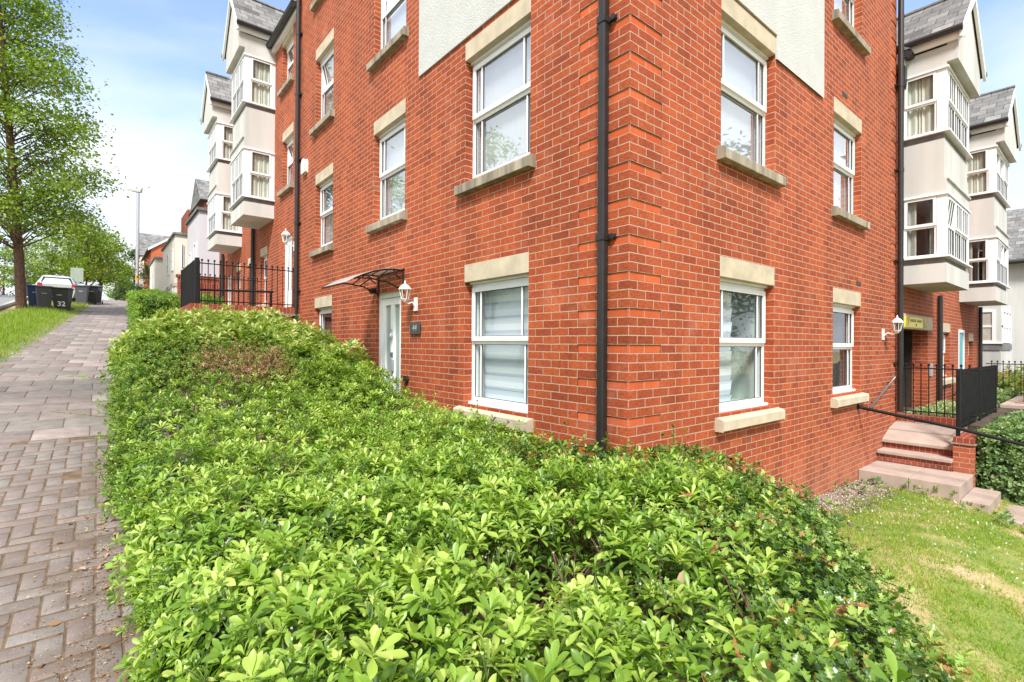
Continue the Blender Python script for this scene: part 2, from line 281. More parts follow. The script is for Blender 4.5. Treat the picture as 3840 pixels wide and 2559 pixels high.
# ------------------------------------------------------------ walls and windows
def relief(T, ub, zb, holes, rec=(), depth=.17, recd=.010):
    """brick wall face with openings (reveals) and recessed quoin courses"""
    us = sorted(set([ub[0], ub[1]]+[x for h in holes for x in h[:2]]+[x for h in rec for x in h[:2]]))
    zs = sorted(set([zb[0], zb[1]]+[x for h in holes for x in h[2:4]]+[x for h in rec for x in h[2:4]]))
    nu, nz = len(us)-1, len(zs)-1; D = [[0]*nz for _ in range(nu)]; K = [[0]*nz for _ in range(nu)]
    for i in range(nu):
        for j in range(nz):
            u = (us[i]+us[i+1])/2; z = (zs[j]+zs[j+1])/2
            for h in rec:
                if h[0] < u < h[1] and h[2] < z < h[3]: D[i][j] = recd; K[i][j] = 1
            for h in holes:
                if h[0] < u < h[1] and h[2] < z < h[3]: D[i][j] = depth; K[i][j] = 2
    mb = MB(T)
    for i in range(nu):
        for j in range(nz):
            d = -D[i][j]
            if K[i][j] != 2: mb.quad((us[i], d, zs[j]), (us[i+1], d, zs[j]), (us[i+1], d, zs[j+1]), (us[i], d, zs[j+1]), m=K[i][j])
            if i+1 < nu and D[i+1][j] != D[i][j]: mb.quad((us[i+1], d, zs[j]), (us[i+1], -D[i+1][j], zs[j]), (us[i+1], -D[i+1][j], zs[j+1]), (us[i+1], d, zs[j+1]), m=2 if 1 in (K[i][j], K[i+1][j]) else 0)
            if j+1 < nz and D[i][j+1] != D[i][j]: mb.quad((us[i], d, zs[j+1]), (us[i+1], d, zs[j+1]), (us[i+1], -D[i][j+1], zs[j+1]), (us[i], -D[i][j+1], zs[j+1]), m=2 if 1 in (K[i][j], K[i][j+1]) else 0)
    return mb
def ring(mb, u0, u1, z0, z1, w, d0, d1, m=0):
    mb.box(u0, u0+w, d0, d1, z0, z1, m); mb.box(u1-w, u1, d0, d1, z0, z1, m)
    mb.box(u0+w, u1-w, d0, d1, z0, z0+w, m); mb.box(u0+w, u1-w, d0, d1, z1-w, z1, m)
def sash(T, parent, u0, u1, z0, z1, d, bars=(.13, .87), ang=0, glass='glass', w=.05, proud=.03):
    """one opening light hinged at its head: frame, glazing bars and pane turn together"""
    c, s_ = math.cos(ang), math.sin(ang)
    def T2(u, dd, z):
        a = dd-d; b = z-z1
        return T(u, d+a*c-b*s_, z1+a*s_+b*c)
    mb = MB(T2); ring(mb, u0, u1, z0, z1, w, d, d+proud)
    g = .004
    ring(mb, u0+w, u1-w, z0+w, z1-w, .007, d+.004, d+.012, 1)
    for b in bars:
        ub = u0+w+(u1-u0-2*w)*b; mb.box(ub-.009, ub+.009, d+.006, d+.02, z0+w+.007, z1-w-.007)
        mb.box(ub-.017, ub-.0095, d+.005, d+.011, z0+w+.007, z1-w-.007, 1); mb.box(ub+.0095, ub+.017, d+.005, d+.011, z0+w+.007, z1-w-.007, 1)
    o = mb.build('sash', [M['upvc'], M['rubber']], parent)
    p = MB(T2); p.quad((u0+w, d+.002, z0+w), (u1-w, d+.002, z0+w), (u1-w, d+.002, z1-w), (u0+w, d+.002, z1-w)); p.build('pane', M[glass], parent)
    return o
def window(T, bld, u0, u1, z0, z1, blind='voile_sky', glass='glass_sky', op=0, sill=True, lint=True, old=False, lz=.21, bars=(.12, .88), rec=.11, split=.5, label=None, lintu=(.0, .0), cover=1.):
    f = MB(T); f.box(u0+.004, u0+.055, -rec-.06, -rec, z0, z1-.03); f.box(u1-.055, u1-.004, -rec-.06, -rec, z0, z1-.03)
    f.box(u0+.055, u1-.055, -rec-.06, -rec, z0, z0+.055); f.box(u0+.055, u1-.055, -rec-.06, -rec, z1-.085, z1-.03)
    zm = z0+(z1-z0)*split; f.box(u0+.055, u1-.055, -rec-.06, -rec+.004, zm-.028, zm+.028)
    f.box(u0+.004, u1-.004, -rec-.05, -rec+.035, z1-.028, z1-.004)          # head drip bar
    f.box(u0+.004, u1-.004, -rec-.03, -rec+.05, z0-.03, z0-.002)            # cill nosing
    fr = f.build('window', [M['upvc'], M['rubber']], bld, label)
    sash(T, fr, u0+.04, u1-.04, zm+.012, z1-.07, -rec+.002, bars, op, glass)
    g = MB(T); ring(g, u0+.055, u1-.055, z0+.055, zm-.028, .007, -rec-.02, -rec-.008, 1)
    for b in bars:
        ub = u0+.055+(u1-u0-.11)*b; g.box(ub-.009, ub+.009, -rec-.02, -rec-.003, z0+.062, zm-.035); g.box(ub-.017, ub-.0095, -rec-.019, -rec-.009, z0+.062, zm-.035, 1); g.box(ub+.0095, ub+.017, -rec-.019, -rec-.009, z0+.062, zm-.035, 1)
    g.build('glazing_bar', [M['upvc'], M['rubber']], fr)
    p = MB(T); p.quad((u0+.055, -rec-.03, z0+.055), (u1-.055, -rec-.03, z0+.055), (u1-.055, -rec-.03, zm-.028), (u0+.055, -rec-.03, zm-.028)); p.build('pane', M[glass], fr)
    b = MB(T); db = -rec-(.16 if blind == 'blind' else .085)
    if blind == 'blind':
        uc = u0+.09+(u1-u0-.14)*(1-cover)
        ua, ub_ = (uc, u1-.03) if T is TL else (u0+.03, u1-.03-(u1-u0-.14)*(1-cover))
        n = int((z1-z0)/.165)+1
        for i in range(n):
            za = z1-.1-i*.165; zb_ = max(za-.165, z0+.03)
            b.quad((ua, db, za), (ub_, db, za), (ub_, db-.022, zb_), (ua, db-.022, zb_))
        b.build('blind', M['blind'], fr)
        r = MB(T); r.box(u0+.01, u0+.02, -.85, -rec-.07, z0, z1); r.box(u1-.02, u1-.01, -.85, -rec-.07, z0, z1); r.quad((u0+.02, -.84, z0), (u1-.02, -.84, z0), (u1-.02, -.84, z1), (u0+.02, -.84, z1)); r.quad((u0+.02, -.84, z0+.01), (u1-.02, -.84, z0+.01), (u1-.02, -rec-.07, z0+.01), (u0+.02, -rec-.07, z0+.01)); r.quad((u0+.02, -.84, z1-.01), (u1-.02, -.84, z1-.01), (u1-.02, -rec-.07, z1-.01), (u0+.02, -rec-.07, z1-.01))
        r.build('window_recess', M['room'], fr)
    elif blind:
        n = 40; pts = []
        for i in range(n+1):
            u = u0+.01+(u1-u0-.02)*i/n; a = .0008 if blind == 'voile_sky' else .022
            pts.append((u, db+a*math.sin(i*1.9+u*7)+a*.5*math.sin(i*.7)))
        for i in range(n): b.quad((pts[i][0], pts[i][1], z0+.01), (pts[i+1][0], pts[i+1][1], z0+.01), (pts[i+1][0], pts[i+1][1], z1-.01), (pts[i][0], pts[i][1], z1-.01))
        b.build('curtain', M[blind], fr)
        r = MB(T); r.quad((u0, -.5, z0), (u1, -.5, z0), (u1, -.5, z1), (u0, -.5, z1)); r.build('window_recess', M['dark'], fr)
    if sill:
        s = MB(T); s.prism([(-rec+.0, z0-.185), (.085, z0-.185), (.085, z0-.085), (.07, z0-.075), (-rec, z0-.035)], u0-.085, u1+.085, 'u')
        s.build('sill', M['stone_old' if old else 'stone'], fr, bevel=.006)
    if lint:
        l = MB(T); l.box(u0+lintu[0]+.001, u1+lintu[1]-.001, -.165, .004, z1-.004, z1+lz); l.build('lintel', M['stone'], fr, bevel=.003)
    return fr
def hole(u0, u1, z0, z1): return (u0, u1, z0-.03, z1)
# ------------------------------------------------------------ corner block
bld = empty('brick_building', (3.7, 4.3, -1.5), 'large red brick corner block with rendered panels and black downpipe at its corner', 'building')
ZT = 9.6
gR = [(1.45, 2.68, -.66, .69, dict(blind='blind', glass='glass', cover=.62)), (4.54, 5.70, -.66, .61, dict(blind='dark', glass='glass')),
      (1.46, 2.69, 2.02, 3.36, dict(old=True)), (4.55, 5.73, 1.98, 3.27, dict(old=True)), (1.46, 2.69, 4.70, 6.0, dict(old=True)), (4.55, 5.75, 4.69, 6.0, dict(old=True)),
      (1.46, 2.69, 7.35, 8.6, dict(old=True)), (4.55, 5.75, 7.35, 8.6, dict(old=True))]
gL = [(1.23, 2.37, -.68, .72, dict(blind='blind', glass='glass', cover=.8)), (6.72, 7.66, -.68, .68, dict(blind='dark', glass='glass')),
      (1.22, 2.38, 1.93, 3.33, dict(old=True)), (3.88, 4.93, 1.91, 3.26, dict(old=True)), (6.71, 7.67, 1.88, 3.13, dict(old=True)),
      (1.22, 2.38, 4.50, 5.85, dict(old=True)), (3.88, 4.95, 4.48, 5.8, dict(old=True, op=-.35)), (6.73, 7.72, 4.34, 5.64, dict(old=True, op=-.22)),
      (1.22, 2.38, 7.05, 8.4, dict(old=True)), (3.88, 4.95, 6.98, 8.3, dict(old=True, op=-.3)), (6.73, 7.75, 6.86, 8.1, dict(old=True))]
door = (3.97, 4.80, -1.36, .75)
quo = []
z = -1.8
while z < ZT:
    quo.append(z); z += .3
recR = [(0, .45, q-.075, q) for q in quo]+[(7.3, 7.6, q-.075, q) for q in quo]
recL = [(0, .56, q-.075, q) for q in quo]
hR = [hole(*g[:4]) for g in gR]; hL = [hole(*g[:4]) for g in gL]+[door]
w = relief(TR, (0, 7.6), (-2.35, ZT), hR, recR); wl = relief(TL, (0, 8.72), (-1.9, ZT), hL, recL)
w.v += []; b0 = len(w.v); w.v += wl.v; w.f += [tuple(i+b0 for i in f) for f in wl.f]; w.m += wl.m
w.box(.02, 7.6, -8.72, -.02, ZT, ZT+.05)
w.quad((7.6, 0, -2.35), (7.6, -9, -2.35), (7.6, -9, ZT), (7.6, 0, ZT)) if False else None
w.T = TR; w.quad((7.6, 0, -2.35), (7.6, -8.72, -2.35), (7.6, -8.72, ZT), (7.6, 0, ZT)); w.quad((0, -8.72, -1.9), (7.6, -8.72, -1.9), (7.6, -8.72, ZT), (0, -8.72, ZT))
w.build('wall', [M['brick'], M['brick_smooth'], simple('quoin_step_shade', (.16, .045, .02), .9)], bld)  # step faces of the recessed courses painted dark as their shadow lines
for g in gR: window(TR, bld, *g[:4], **{**dict(lz=.2), **g[4]})
for g in gL: window(TL, bld, *g[:4], **{**dict(lz=.2), **g[4]})
pn = MB(TR); pn.prism([(1.46, 3.60), (4.13, 3.60), (4.13, ZT), (1.46, ZT)], .0, .022, 'd')
def panel(T, u0, u1, z0, holes):
    mb = relief(T, (u0, u1), (z0, ZT-.3), holes, depth=.022)
    mb.v = [tuple(Vector(v)+Vector(T(0, .022, 0))) for v in mb.v]
    for a, b in (((u0, z0), (u1, z0)), ((u1, z0), (u1, ZT-.3)), ((u0, z0), (u0, ZT-.3))):
        mb.quad((a[0], 0, a[1]), (a[0], .022, a[1]), (b[0], .022, b[1]), (b[0], 0, b[1]))
    return mb
panel(TR, 1.50, 4.13, 3.62, [(1.3, 2.69, 3.3, 3.575), (1.37, 2.78, 4.50, 6.2), (1.37, 2.78, 7.15, 8.8)]).build('render_panel', M['render_panel'], bld)
panel(TL, 1.05, 3.47, 3.585, [(1.13, 2.47, 4.3, 6.05), (1.13, 2.47, 6.86, 8.6)]).build('render_panel', M['render_panel'], bld)
ab = MB(TR); [ab.box(u-.1, u+.1, -.02, .006, z-.03, z+.03) for u, z in ((4.98, 3.63), (5.6, .95))]; ab.build('air_brick', M['dark'], bld)
def downpipe(T, parent, u, z0, z1, d=.055, r=.034, clips=(), label=None):
    p = MB(T); p.tube([(u, d, z0), (u, d, z1)], r, 14)
    o = p.build('downpipe', M['pipe'], parent, label, smooth=False)
    for z in clips:
        c = MB(T); c.tube([(u, d, z-.035), (u, d, z+.035)], r+.006, 14); c.box(u-r-.045, u+r+.045, .0, .03, z-.016, z+.016)
        c.tube([(u-r-.03, .0, z), (u-r-.03, .05, z)], .012, 6); c.build('pipe_clip', M['pipe'], o)
    return o
p = MB(TL); p.box(.2, .27, .014, .085, -1.8, ZT); o = p.build('downpipe', M['pipe'], bld, 'black square downpipe beside the front corner', bevel=.012)
for zc in (-.93, .9, 2.73, 4.56, 6.4): c = MB(TL); c.box(.193, .277, .012, .092, zc-.03, zc+.03); c.box(.13, .34, .0, .022, zc-.015, zc+.02); c.tube([(.15, .0, zc), (.15, .04, zc)], .022, 8); c.build('pipe_clip', M['pipe'], o, bevel=.004)
downpipe(TL, bld, 8.66, .35, 7.5, .07, .045, (1.1, 2.55, 3.9, 5.3, 6.6))
downpipe(TR, bld, 7.56, -1.15, ZT, .075, .045, (-.3, 1.5, 3.1, 4.6), )
# front door
df = MB(TL); u0, u1, z0, z1 = door; ring(df, u0, u1, z0, z1, .07, -.13, -.05)
dfo = df.build('door', M['upvc'], bld, 'white front door with two narrow frosted panes')
dl = MB(TL); ring(dl, u0+.075, u1-.075, z0+.075, z1-.075, .11, -.12, -.07); dl.box(u0+.355, u1-.355, -.12, -.07, z0+.185, z1-.185); dl.box(u0+.185, u1-.185, -.12, -.07, z0+.4, z0+.5); dl.box(u0+.185, u1-.185, -.12, -.085, z0+.18, z0+.4)
dl.build('door_leaf', M['upvc'], dfo, bevel=.006)
dg = MB(TL); dg.box(u0+.18, u1-.18, -.115, -.1, z0+.5, z1-.18); dg.build('pane', M['frost'], dfo)
dh = MB(TL); dh.box(4.36, 4.40, -.07, -.05, -.47, -.22); dh.box(4.32, 4.345, -.07, -.035, -.42, -.25); dh.box(4.355, 4.405, -.07, -.045, -.21, -.14, 1); dh.build('handle', [M['steel'], M['rubber']], dfo, bevel=.004)
dk = MB(TL); dk.lathe((4.39, -.055, .11), [(.006, -.11), (.012, -.06), (.03, -.03), (.034, 0), (.02, .03), (.006, .05), (.012, .09), (.004, .11)], 8); dk.build('door_knocker', M['steel'], dfo)
dc = MB(TL); dc.box(u0-.05, u1+.05, -.02, .12, z0-.15, z0); dc.build('doorstep', M['slab'], dfo)
# ------------------------------------------------------------ things fixed to the corner block
def canopy():
    u0, u1 = 3.87, 4.72
    t = empty('door_canopy', (0, (u0+u1)/2, .95), 'curved clear canopy on black scrolled brackets above the white front door', 'canopy')
    prof = [(.0, 1.03), (.15, 1.035), (.3, 1.02), (.45, .98), (.6, .92), (.72, .86), (.85, .78)]
    s = MB(TL)
    for (a, za), (b, zb) in zip(prof, prof[1:]):
        s.quad((u0, a, za), (u1, a, za), (u1, b, zb), (u0, b, zb)); s.quad((u0, a, za+.006), (u1, a, za+.006), (u1, b, zb+.006), (u0, b, zb+.006))
    m, nt, p, o = new_mat('clear_canopy_sheet'); p.inputs['Base Color'].default_value = (.8, .82, .82, 1); p.inputs['Roughness'].default_value = .15
    tr = N(nt, 'ShaderNodeBsdfTransparent'); x = N(nt, 'ShaderNodeMixShader'); x.inputs[0].default_value = .55
    nt.links.new(tr.outputs[0], x.inputs[1]); nt.links.new(p.outputs[0], x.inputs[2]); nt.links.new(x.outputs[0], o.inputs[0])
    s.build('sheet', m, t)
    for u in (u0+.02, u1-.02):
        b = MB(TL)
        b.tube([(u, a, z_-.012) for a, z_ in prof[:-1]], .011, 6); b.tube([(u, .012, 1.04), (u, .012, .72)], .015, 6)
        b.tube([(u, .015, .74), (u, .25, .84), (u, .5, .87), (u, .68, .86)], .011, 6)
        for a, z_, c_, e_ in ((.12, .99, .30, .85), (.25, 1.0, .42, .865), (.38, .98, .55, .87), (.05, .9, .16, 1.02)):
            b.tube([(u, a, z_), (u, (a+c_)/2+.02, (z_+e_)/2-.01), (u, c_, e_)], .009, 6)
        b.build('bracket', M['black'], t)
    e = MB(TL); e.tube([(u0, .86, .775), (u1, .86, .775)], .011, 6); e.tube([(u0, .006, 1.04), (u1, .006, 1.04)], .012, 6); e.build('edge_bar', M['black'], t)
canopy()
def lantern(T, u, z, out, name, label, k=1., hang=0):
    """coach lantern carried on an arm over a wall plate"""
    base = T(u, 0, z); t = empty(name, base, label, 'wall lamp', 'coach lanterns on the brick walls')
    a = MB(T); a.prism([(u-.035, z-.11*k), (u+.035, z-.11*k), (u+.04, z), (u+.03, z+.1*k), (u-.03, z+.1*k), (u-.04, z)], 0, .02, 'd')
    a.tube([(u, .02, z-.03), (u, out*.35, z+.02), (u, out*.7, z-.005), (u, out, z+.03*k)], .012*k, 8); a.build('bracket', M['lampwhite'], t)
    zc = z+.06*k; h = MB(T)
    h.lathe((u, out, zc), [(.012*k, -.05*k), (.03*k, -.03*k), (.05*k, 0), (.055*k, .012*k)], 6)
    for i in range(6):
        w = 2*math.pi*(i+.5)/6; c = Vector(T(u, out, zc)); p0 = c+Vector((math.cos(w)*.05*k, math.sin(w)*.05*k, .0)); p1 = c+Vector((math.cos(w)*.083*k, math.sin(w)*.083*k, .15*k))
        hh = MB(); hh.tube([p0, p1], .006*k, 5); b0 = len(h.v); h.v += hh.v; h.f += [tuple(i_+b0 for i_ in f) for f in hh.f]; h.m += hh.m
    h.build('lamp_frame', M['lampwhite'], t)
    r = MB(T); r.lathe((u, out, zc+.15*k), [(.098*k, 0), (.1*k, .008*k), (.07*k, .05*k), (.045*k, .075*k), (.025*k, .085*k), (.012*k, .10*k), (.014*k, .12*k), (.002, .145*k)], 6); r.build('lamp_top', M['lampwhite'], t)
    gl = MB(T); gl.lathe((u, out, zc), [(.046*k, .004), (.078*k, .149*k)], 6); gl.build('lamp_glass', M['glass'], t)
lantern(TL, 3.53, .53, .17, 'wall_lantern', 'white six sided coach lantern right of the white front door', .86)
lantern(TR, 6.82, .2, .2, 'wall_lantern', 'white coach lantern in front of the downpipe by the yellow entrance sign', .88)
lantern(TL, 9.02, 2.12, .19, 'wall_lantern', 'white coach lantern beside the upper white door behind the railings')
sg = MB(TL); sg.box(3.37, 3.65, .022, .034, .12, .28); t = empty('house_number_sign', (0, 3.51, .2), 'dark grey plate numbered 44 beside the front door', 'sign'); sg.build('plate', simple('slate_grey_plate', (.05, .055, .06), .35), t, bevel=.003)
sg = MB(TL); sg.box(3.40, 3.62, .0, .022, .135, .265); sg.build('spacer', M['rubber'], t)
def text(body, T, u, d, z, size, mat, parent, name='lettering', ext=.002, mirror=False):
    cu = bpy.data.curves.new(name, 'FONT'); cu.body = body; cu.size = size; cu.align_x = 'CENTER'; cu.align_y = 'CENTER'; cu.extrude = ext
    o = bpy.data.objects.new(name, cu); COL.objects.link(o); o.data.materials.append(mat)
    if T is TR: mw = Matrix.Translation(Vector(T(u, d, z))) @ Matrix.Rotation(math.pi/2, 4, 'X')
    else: mw = Matrix.Translation(Vector(T(u, d, z))) @ Matrix.Rotation(-math.pi/2, 4, 'Z') @ Matrix.Rotation(math.pi/2, 4, 'X')
    bpy.context.view_layer.update(); dg = bpy.context.evaluated_depsgraph_get(); me = bpy.data.meshes.new_from_object(o.evaluated_get(dg)); bpy.data.objects.remove(o)
    me.transform(mw); me.materials.clear(); me.name = name
    return link_mesh(name, me, mat, parent)
text('44', TL, 3.51, .036, .2, .12, simple('pale_grey_digits', (.28, .30, .31), .4), t)
cm = MB(TL); cm.tube([(4.83, 0, .81), (4.83, .04, .81), (4.83, .09, .79)], .045, 12); tag(cm.build('security_camera', M['pipe']), 'small black round camera at the top left of the front door', 'camera')
ot = MB(TL); ot.tube([(3.76, 0, -.5), (3.76, .05, -.5)], .05, 10); tag(ot.build('outdoor_tap_cover', M['pipe']), 'small black round fitting low on the wall right of the front door', 'wall fitting')
al = MB(TL); al.prism([(8.17, 3.53), (8.39, 3.53), (8.40, 3.72), (8.35, 3.80), (8.21, 3.80), (8.16, 3.72)], 0, .07, 'd'); tag(al.build('alarm_box', M['lampwhite'], bevel=.012), 'white alarm box high on the brick wall beside the tall black downpipe', 'alarm box')
# ------------------------------------------------------------ bay windows and the neighbouring blocks
def slope_roof(mb, u0, u1, um, ze, zr, d0, d1, th=.05, m=0):
    for ua, za, ub, zb in ((u0, ze, um, zr), (u1, ze, um, zr)):
        mb.add([mb.T(ua, d0, za), mb.T(ua, d1, za), mb.T(ub, d1, zb), mb.T(ub, d0, zb), mb.T(ua, d0, za+th), mb.T(ua, d1, za+th), mb.T(ub, d1, zb+th), mb.T(ub, d0, zb+th)],
               [(0, 1, 2, 3), (7, 6, 5, 4), (0, 4, 5, 1), (1, 5, 6, 2), (2, 6, 7, 3), (3, 7, 4, 0)], m)
def bay(T, parent, u0, u1, Z, dd=.67, gd=.80, label=None, opens=(), curt=('curtain', 'curtain'), back=4.):
    zb, b1, w1, l1, l2, w1t, lip, b2, w2, w2t, zu, zf, zg, zr = Z
    # zb base, b1..w1 band, w1..w1t window, spandrel to b2 (moulding at lip), b2..w2 band, w2..w2t window, zf fascia, zg gutter, zr ridge
    um = (u0+u1)/2
    b = MB(T); b.box(u0, u1, .0, dd, zb, b1); o = b.build('bay_window', M['bay'], parent, label)
    b = MB(T); b.prism([(0, w1t+.03), (dd, w1t+.03), (dd, lip-.03), (dd+.03, lip-.03), (dd+.03, lip), (dd-.03, lip), (dd-.03, b2), (0, b2)], u0, u1, 'u'); b.build('spandrel', M['bay'], o)
    b = MB(T); b.box(u0, u1, 0, dd, w2t+.03, zf); b.build('head', M['bay'], o); b = MB(T)
    b.add([T(u, d, z) for u, d, z in ((u0, dd, zu), (u1+.1, dd, zu), (u1+.1, gd, zu), (u0-.0, gd, zu), (u0, dd, zg), (u1+.1, dd, zg), (u1+.1, gd, zg), (u0, gd, zg), (um, dd, zr-.06), (um, gd, zr-.06))],
          [(0, 1, 2, 3), (0, 3, 7, 4), (1, 5, 6, 2), (3, 2, 6, 9, 7), (0, 4, 8, 5, 1), (4, 7, 9, 8), (5, 8, 9, 6)])
    b.build('gable', M['bay'], o)
    for za, zc in ((b1, w1), (b2, w2)): k = MB(T); k.box(u0+.015, u1-.015, 0, dd-.045, za, zc-.03); k.build('band', M['band'], o)
    for za, zc in ((w1, w1t), (w2, w2t)):
        f = MB(T); f.box(u0-.05, u1+.05, 0, dd+.05, za-.03, za); f.box(u0-.03, u1+.03, 0, dd+.03, zc, zc+.03)
        for ua, ub in ((u0, u0+.13), (u1-.13, u1)): f.box(ua, ub, dd-.13, dd, za, zc)
        f.box(u0, u0+.06, 0, .07, za, zc); f.box(u1-.06, u1, 0, .07, za, zc); f.build('bay_frame', M['upvc'], o)
    f = MB(T); f.box(u0-.06, u0-.03, 0, gd+.1, zg-.2, zg-.04); f.build('soffit_board', M['upvc'], o)
    for wi, (za, zc) in enumerate(((w1, w1t), (w2, w2t))):
        zm = (za+zc)/2
        def TS(u, d, z): return T(u0-d, u, z)           # near side light; u runs outward
        def TF(u, d, z): return T(u, dd+d, z)
        if T is TL or T is TR:
            fr = MB(TS); ring(fr, .07, dd-.13, za, zc, .035, -.06, -.015); fr.box(.07, dd-.13, -.06, -.01, zm-.022, zm+.022); fo = fr.build('side_light', [M['upvc'], M['rubber']], o)
            sash(TS, o, .075, dd-.135, zm+.01, zc-.005, -.012, (), -.25 if ('side', wi) in opens else 0, 'glass', .045, .02)
            pg = MB(TS); pg.quad((.1, -.03, za+.03), (dd-.16, -.03, za+.03), (dd-.16, -.03, zm-.02), (.1, -.03, zm-.02)); pg.build('pane', M['glass'], o)
        n = 3; uw = (u1-u0-.26)/n
        for i in range(n):
            ua = u0+.13+uw*i; ub = ua+uw; ff = MB(TF); ring(ff, ua, ub, za, zc, .035, -.06, -.01); ring(ff, ua+.035, ub-.035, za+.035, zm-.022, .010, -.035, -.012, 1); ff.box(ua+.035, ub-.035, -.06, -.008, zm-.022, zm+.022)
            for b_ in (.36, .64): x = ua+(ub-ua)*b_; ff.box(x-.009, x+.009, -.04, -.014, za+.045, zm-.032); ff.box(x-.018, x-.0095, -.04, -.02, za+.045, zm-.032, 1); ff.box(x+.0095, x+.018, -.04, -.02, za+.045, zm-.032, 1)
            ff.build('front_light', [M['upvc'], M['rubber']], o)
            sash(TF, o, ua+.012, ub-.012, zm+.01, zc-.012, -.008, (.33, .67), -dict(opens).get((i, wi), 0) if (i, wi) in dict(opens) else 0, 'glass', .04, .02)
            pg = MB(TF); pg.quad((ua+.03, -.03, za+.03), (ub-.03, -.03, za+.03), (ub-.03, -.03, zm-.02), (ua+.03, -.03, zm-.02)); pg.build('pane', M['glass'], o)
        cu = MB(T); pts = []
        path = [(u0+.09, .08), (u0+.09, dd-.12), (u1-.09, dd-.12), (u1-.09, .08)]
        for (a0, c0), (a1, c1) in zip(path, path[1:]):
            m_ = 46 if a0 == a1 else 90
            for i in range(m_):
                s = i/m_; off = .016*math.sin(i*.95+math.sin(i*.31)*2); pts.append((a0+(a1-a0)*s+(off if a0 == a1 else 0), c0+(c1-c0)*s+(0 if a0 == a1 else off)))
        g0 = len(pts)//12
        for i in range(len(pts)-1):
            if curt[wi] == 'curtain_dark' and (14 < i < 34): continue
            (a, c_), (e_, g_) = pts[i], pts[i+1]
            cu.quad((a, c_, za+.01), (e_, g_, za+.01), (e_, g_, zc-.01), (a, c_, zc-.01))
        cu.build('curtain', M[curt[wi]], o, smooth=True)
        fl = MB(T); fl.box(u0+.03, u1-.03, 0, .02, za, zc); fl.build('inner_wall', M['curtain_dark'], o)
    r = MB(T); slope_roof(r, u0-.10, u1+.20, um+.05, zg-.03, zr, gd+.06, -back, .045); r.tube([(um+.05, gd+.07, zr+.04), (um+.05, -back, zr+.04)], .05, 6)
    r.build('bay_roof', M['slate'], o)
    v = MB(T)
    for ua, s in ((u0-.1, 1), (u1+.2, -1)):
        v.add([T(a, d, z) for d in (gd+.03, gd+.075) for a, z in ((ua, zg-.19), (ua, zg-.03), (um+.05, zr), (um+.05, zr-.17))], [(0, 1, 2, 3), (4, 5, 6, 7), (0, 4, 5, 1), (1, 5, 6, 2), (2, 6, 7, 3), (3, 7, 4, 0)])
    v.build('verge_board', M['upvc'], o)
    g = MB(T); g.tube([(u0-.13, gd+.08, zg-.05), (u0-.13, 0, zg-.05)], .055, 8); g.build('gutter', M['pipe'], o); g = MB(T); g.tube([(u1+.23, gd+.08, zg-.05), (u1+.23, 0, zg-.05)], .055, 8); g.build('gutter', M['pipe'], o)
    return o
def eave(T, parent, u0, u1, z, rise=2.2, run=3.2, mat='slate'):
    g = MB(T); g.tube([(u0, .16, z), (u1, .16, z)], .07, 8); o = g.build('gutter', M['pipe'], parent)
    f = MB(T); f.box(u0, u1, 0, .09, z-.14, z+.03); f.build('fascia', M['upvc'], o)
    r = MB(T); r.add([T(*q) for q in ((u0, .2, z+.02), (u1, .2, z+.02), (u1, -run, z+rise), (u0, -run, z+rise), (u0, .2, z+.07), (u1, .2, z+.07), (u1, -run, z+rise+.05), (u0, -run, z+rise+.05))], [(0, 1, 2, 3), (4, 7, 6, 5), (0, 4, 5, 1), (1, 5, 6, 2), (2, 6, 7, 3), (3, 7, 4, 0)])
    r.build('roof', M[mat], parent)
# left: stepped-up terrace block
tb = empty('terraced_block', (2, 13, .7), 'red brick block up the street with two pale projecting bay towers and steep slate gables', 'building')
wL = [(9.20, 10.05, 3.62, 4.72, dict(old=True, op=-.33)), (9.24, 10.12, 6.02, 7.0, dict(old=True, op=-.3)), (11.35, 12.05, 1.05, 2.27, {}), (12.9, 13.5, 1.1, 2.2, {}), (14.5, 15.05, 1.1, 2.2, {})]
hl = [hole(*g[:4]) for g in wL]+[(9.22, 9.86, .8, 2.42), (15.9, 16.5, .8, 2.2)]
wb = relief(TL, (8.72, 18.0), (-.6, 7.35), hl); wb.T = TL
wb.quad((18, 0, -.6), (18, -6, -.6), (18, -6, 7.35), (18, 0, 7.35)); wb.quad((8.72, -.02, 7.35), (18, -.02, 7.35), (18, -6, 7.35), (8.72, -6, 7.35))
wb.build('wall', [M['brick']], tb)
for g in wL: window(TL, tb, *g[:4], **{**dict(lz=.2, bars=()), **g[4]})
for u0, u1 in ((9.22, 9.86), (15.9, 16.5)):
    d = MB(TL); z1 = 2.42 if u0 < 10 else 2.2; ring(d, u0, u1, .8, z1, .06, -.1, -.03); d.box(u0+.06, u1-.06, -.1, -.06, .86, z1-.06); do = d.build('door', M['upvc'], tb)
    g = MB(TL); g.box(u0+.16, u0+.24, -.06, -.055, 1.2, z1-.2); g.box(u1-.24, u1-.16, -.06, -.055, 1.2, z1-.2); g.build('pane', M['frost'], do)
eave(TL, tb, 8.72, 18, 7.25)
ZL = (3.04, 3.36, 3.49, 0, 0, 4.62, 4.91, 5.62, 5.75, 6.85, 7.03, 7.36, 7.56, 8.68)
bay(TL, tb, 10.74, 12.25, ZL, .68, .80, 'nearer bay tower with drawn pale curtains')
sc_ = lambda z: 2.87+(z-3.04)*.935
bay(TL, tb, 14.33, 15.85, tuple(sc_(z) if z else 0 for z in ZL), .68, .80, 'farther bay tower half hidden by the nearer one')
downpipe(TL, tb, 12.62, .7, 3.2, .07, .05); downpipe(TL, tb, 16.95, .7, 3.0, .07, .05)
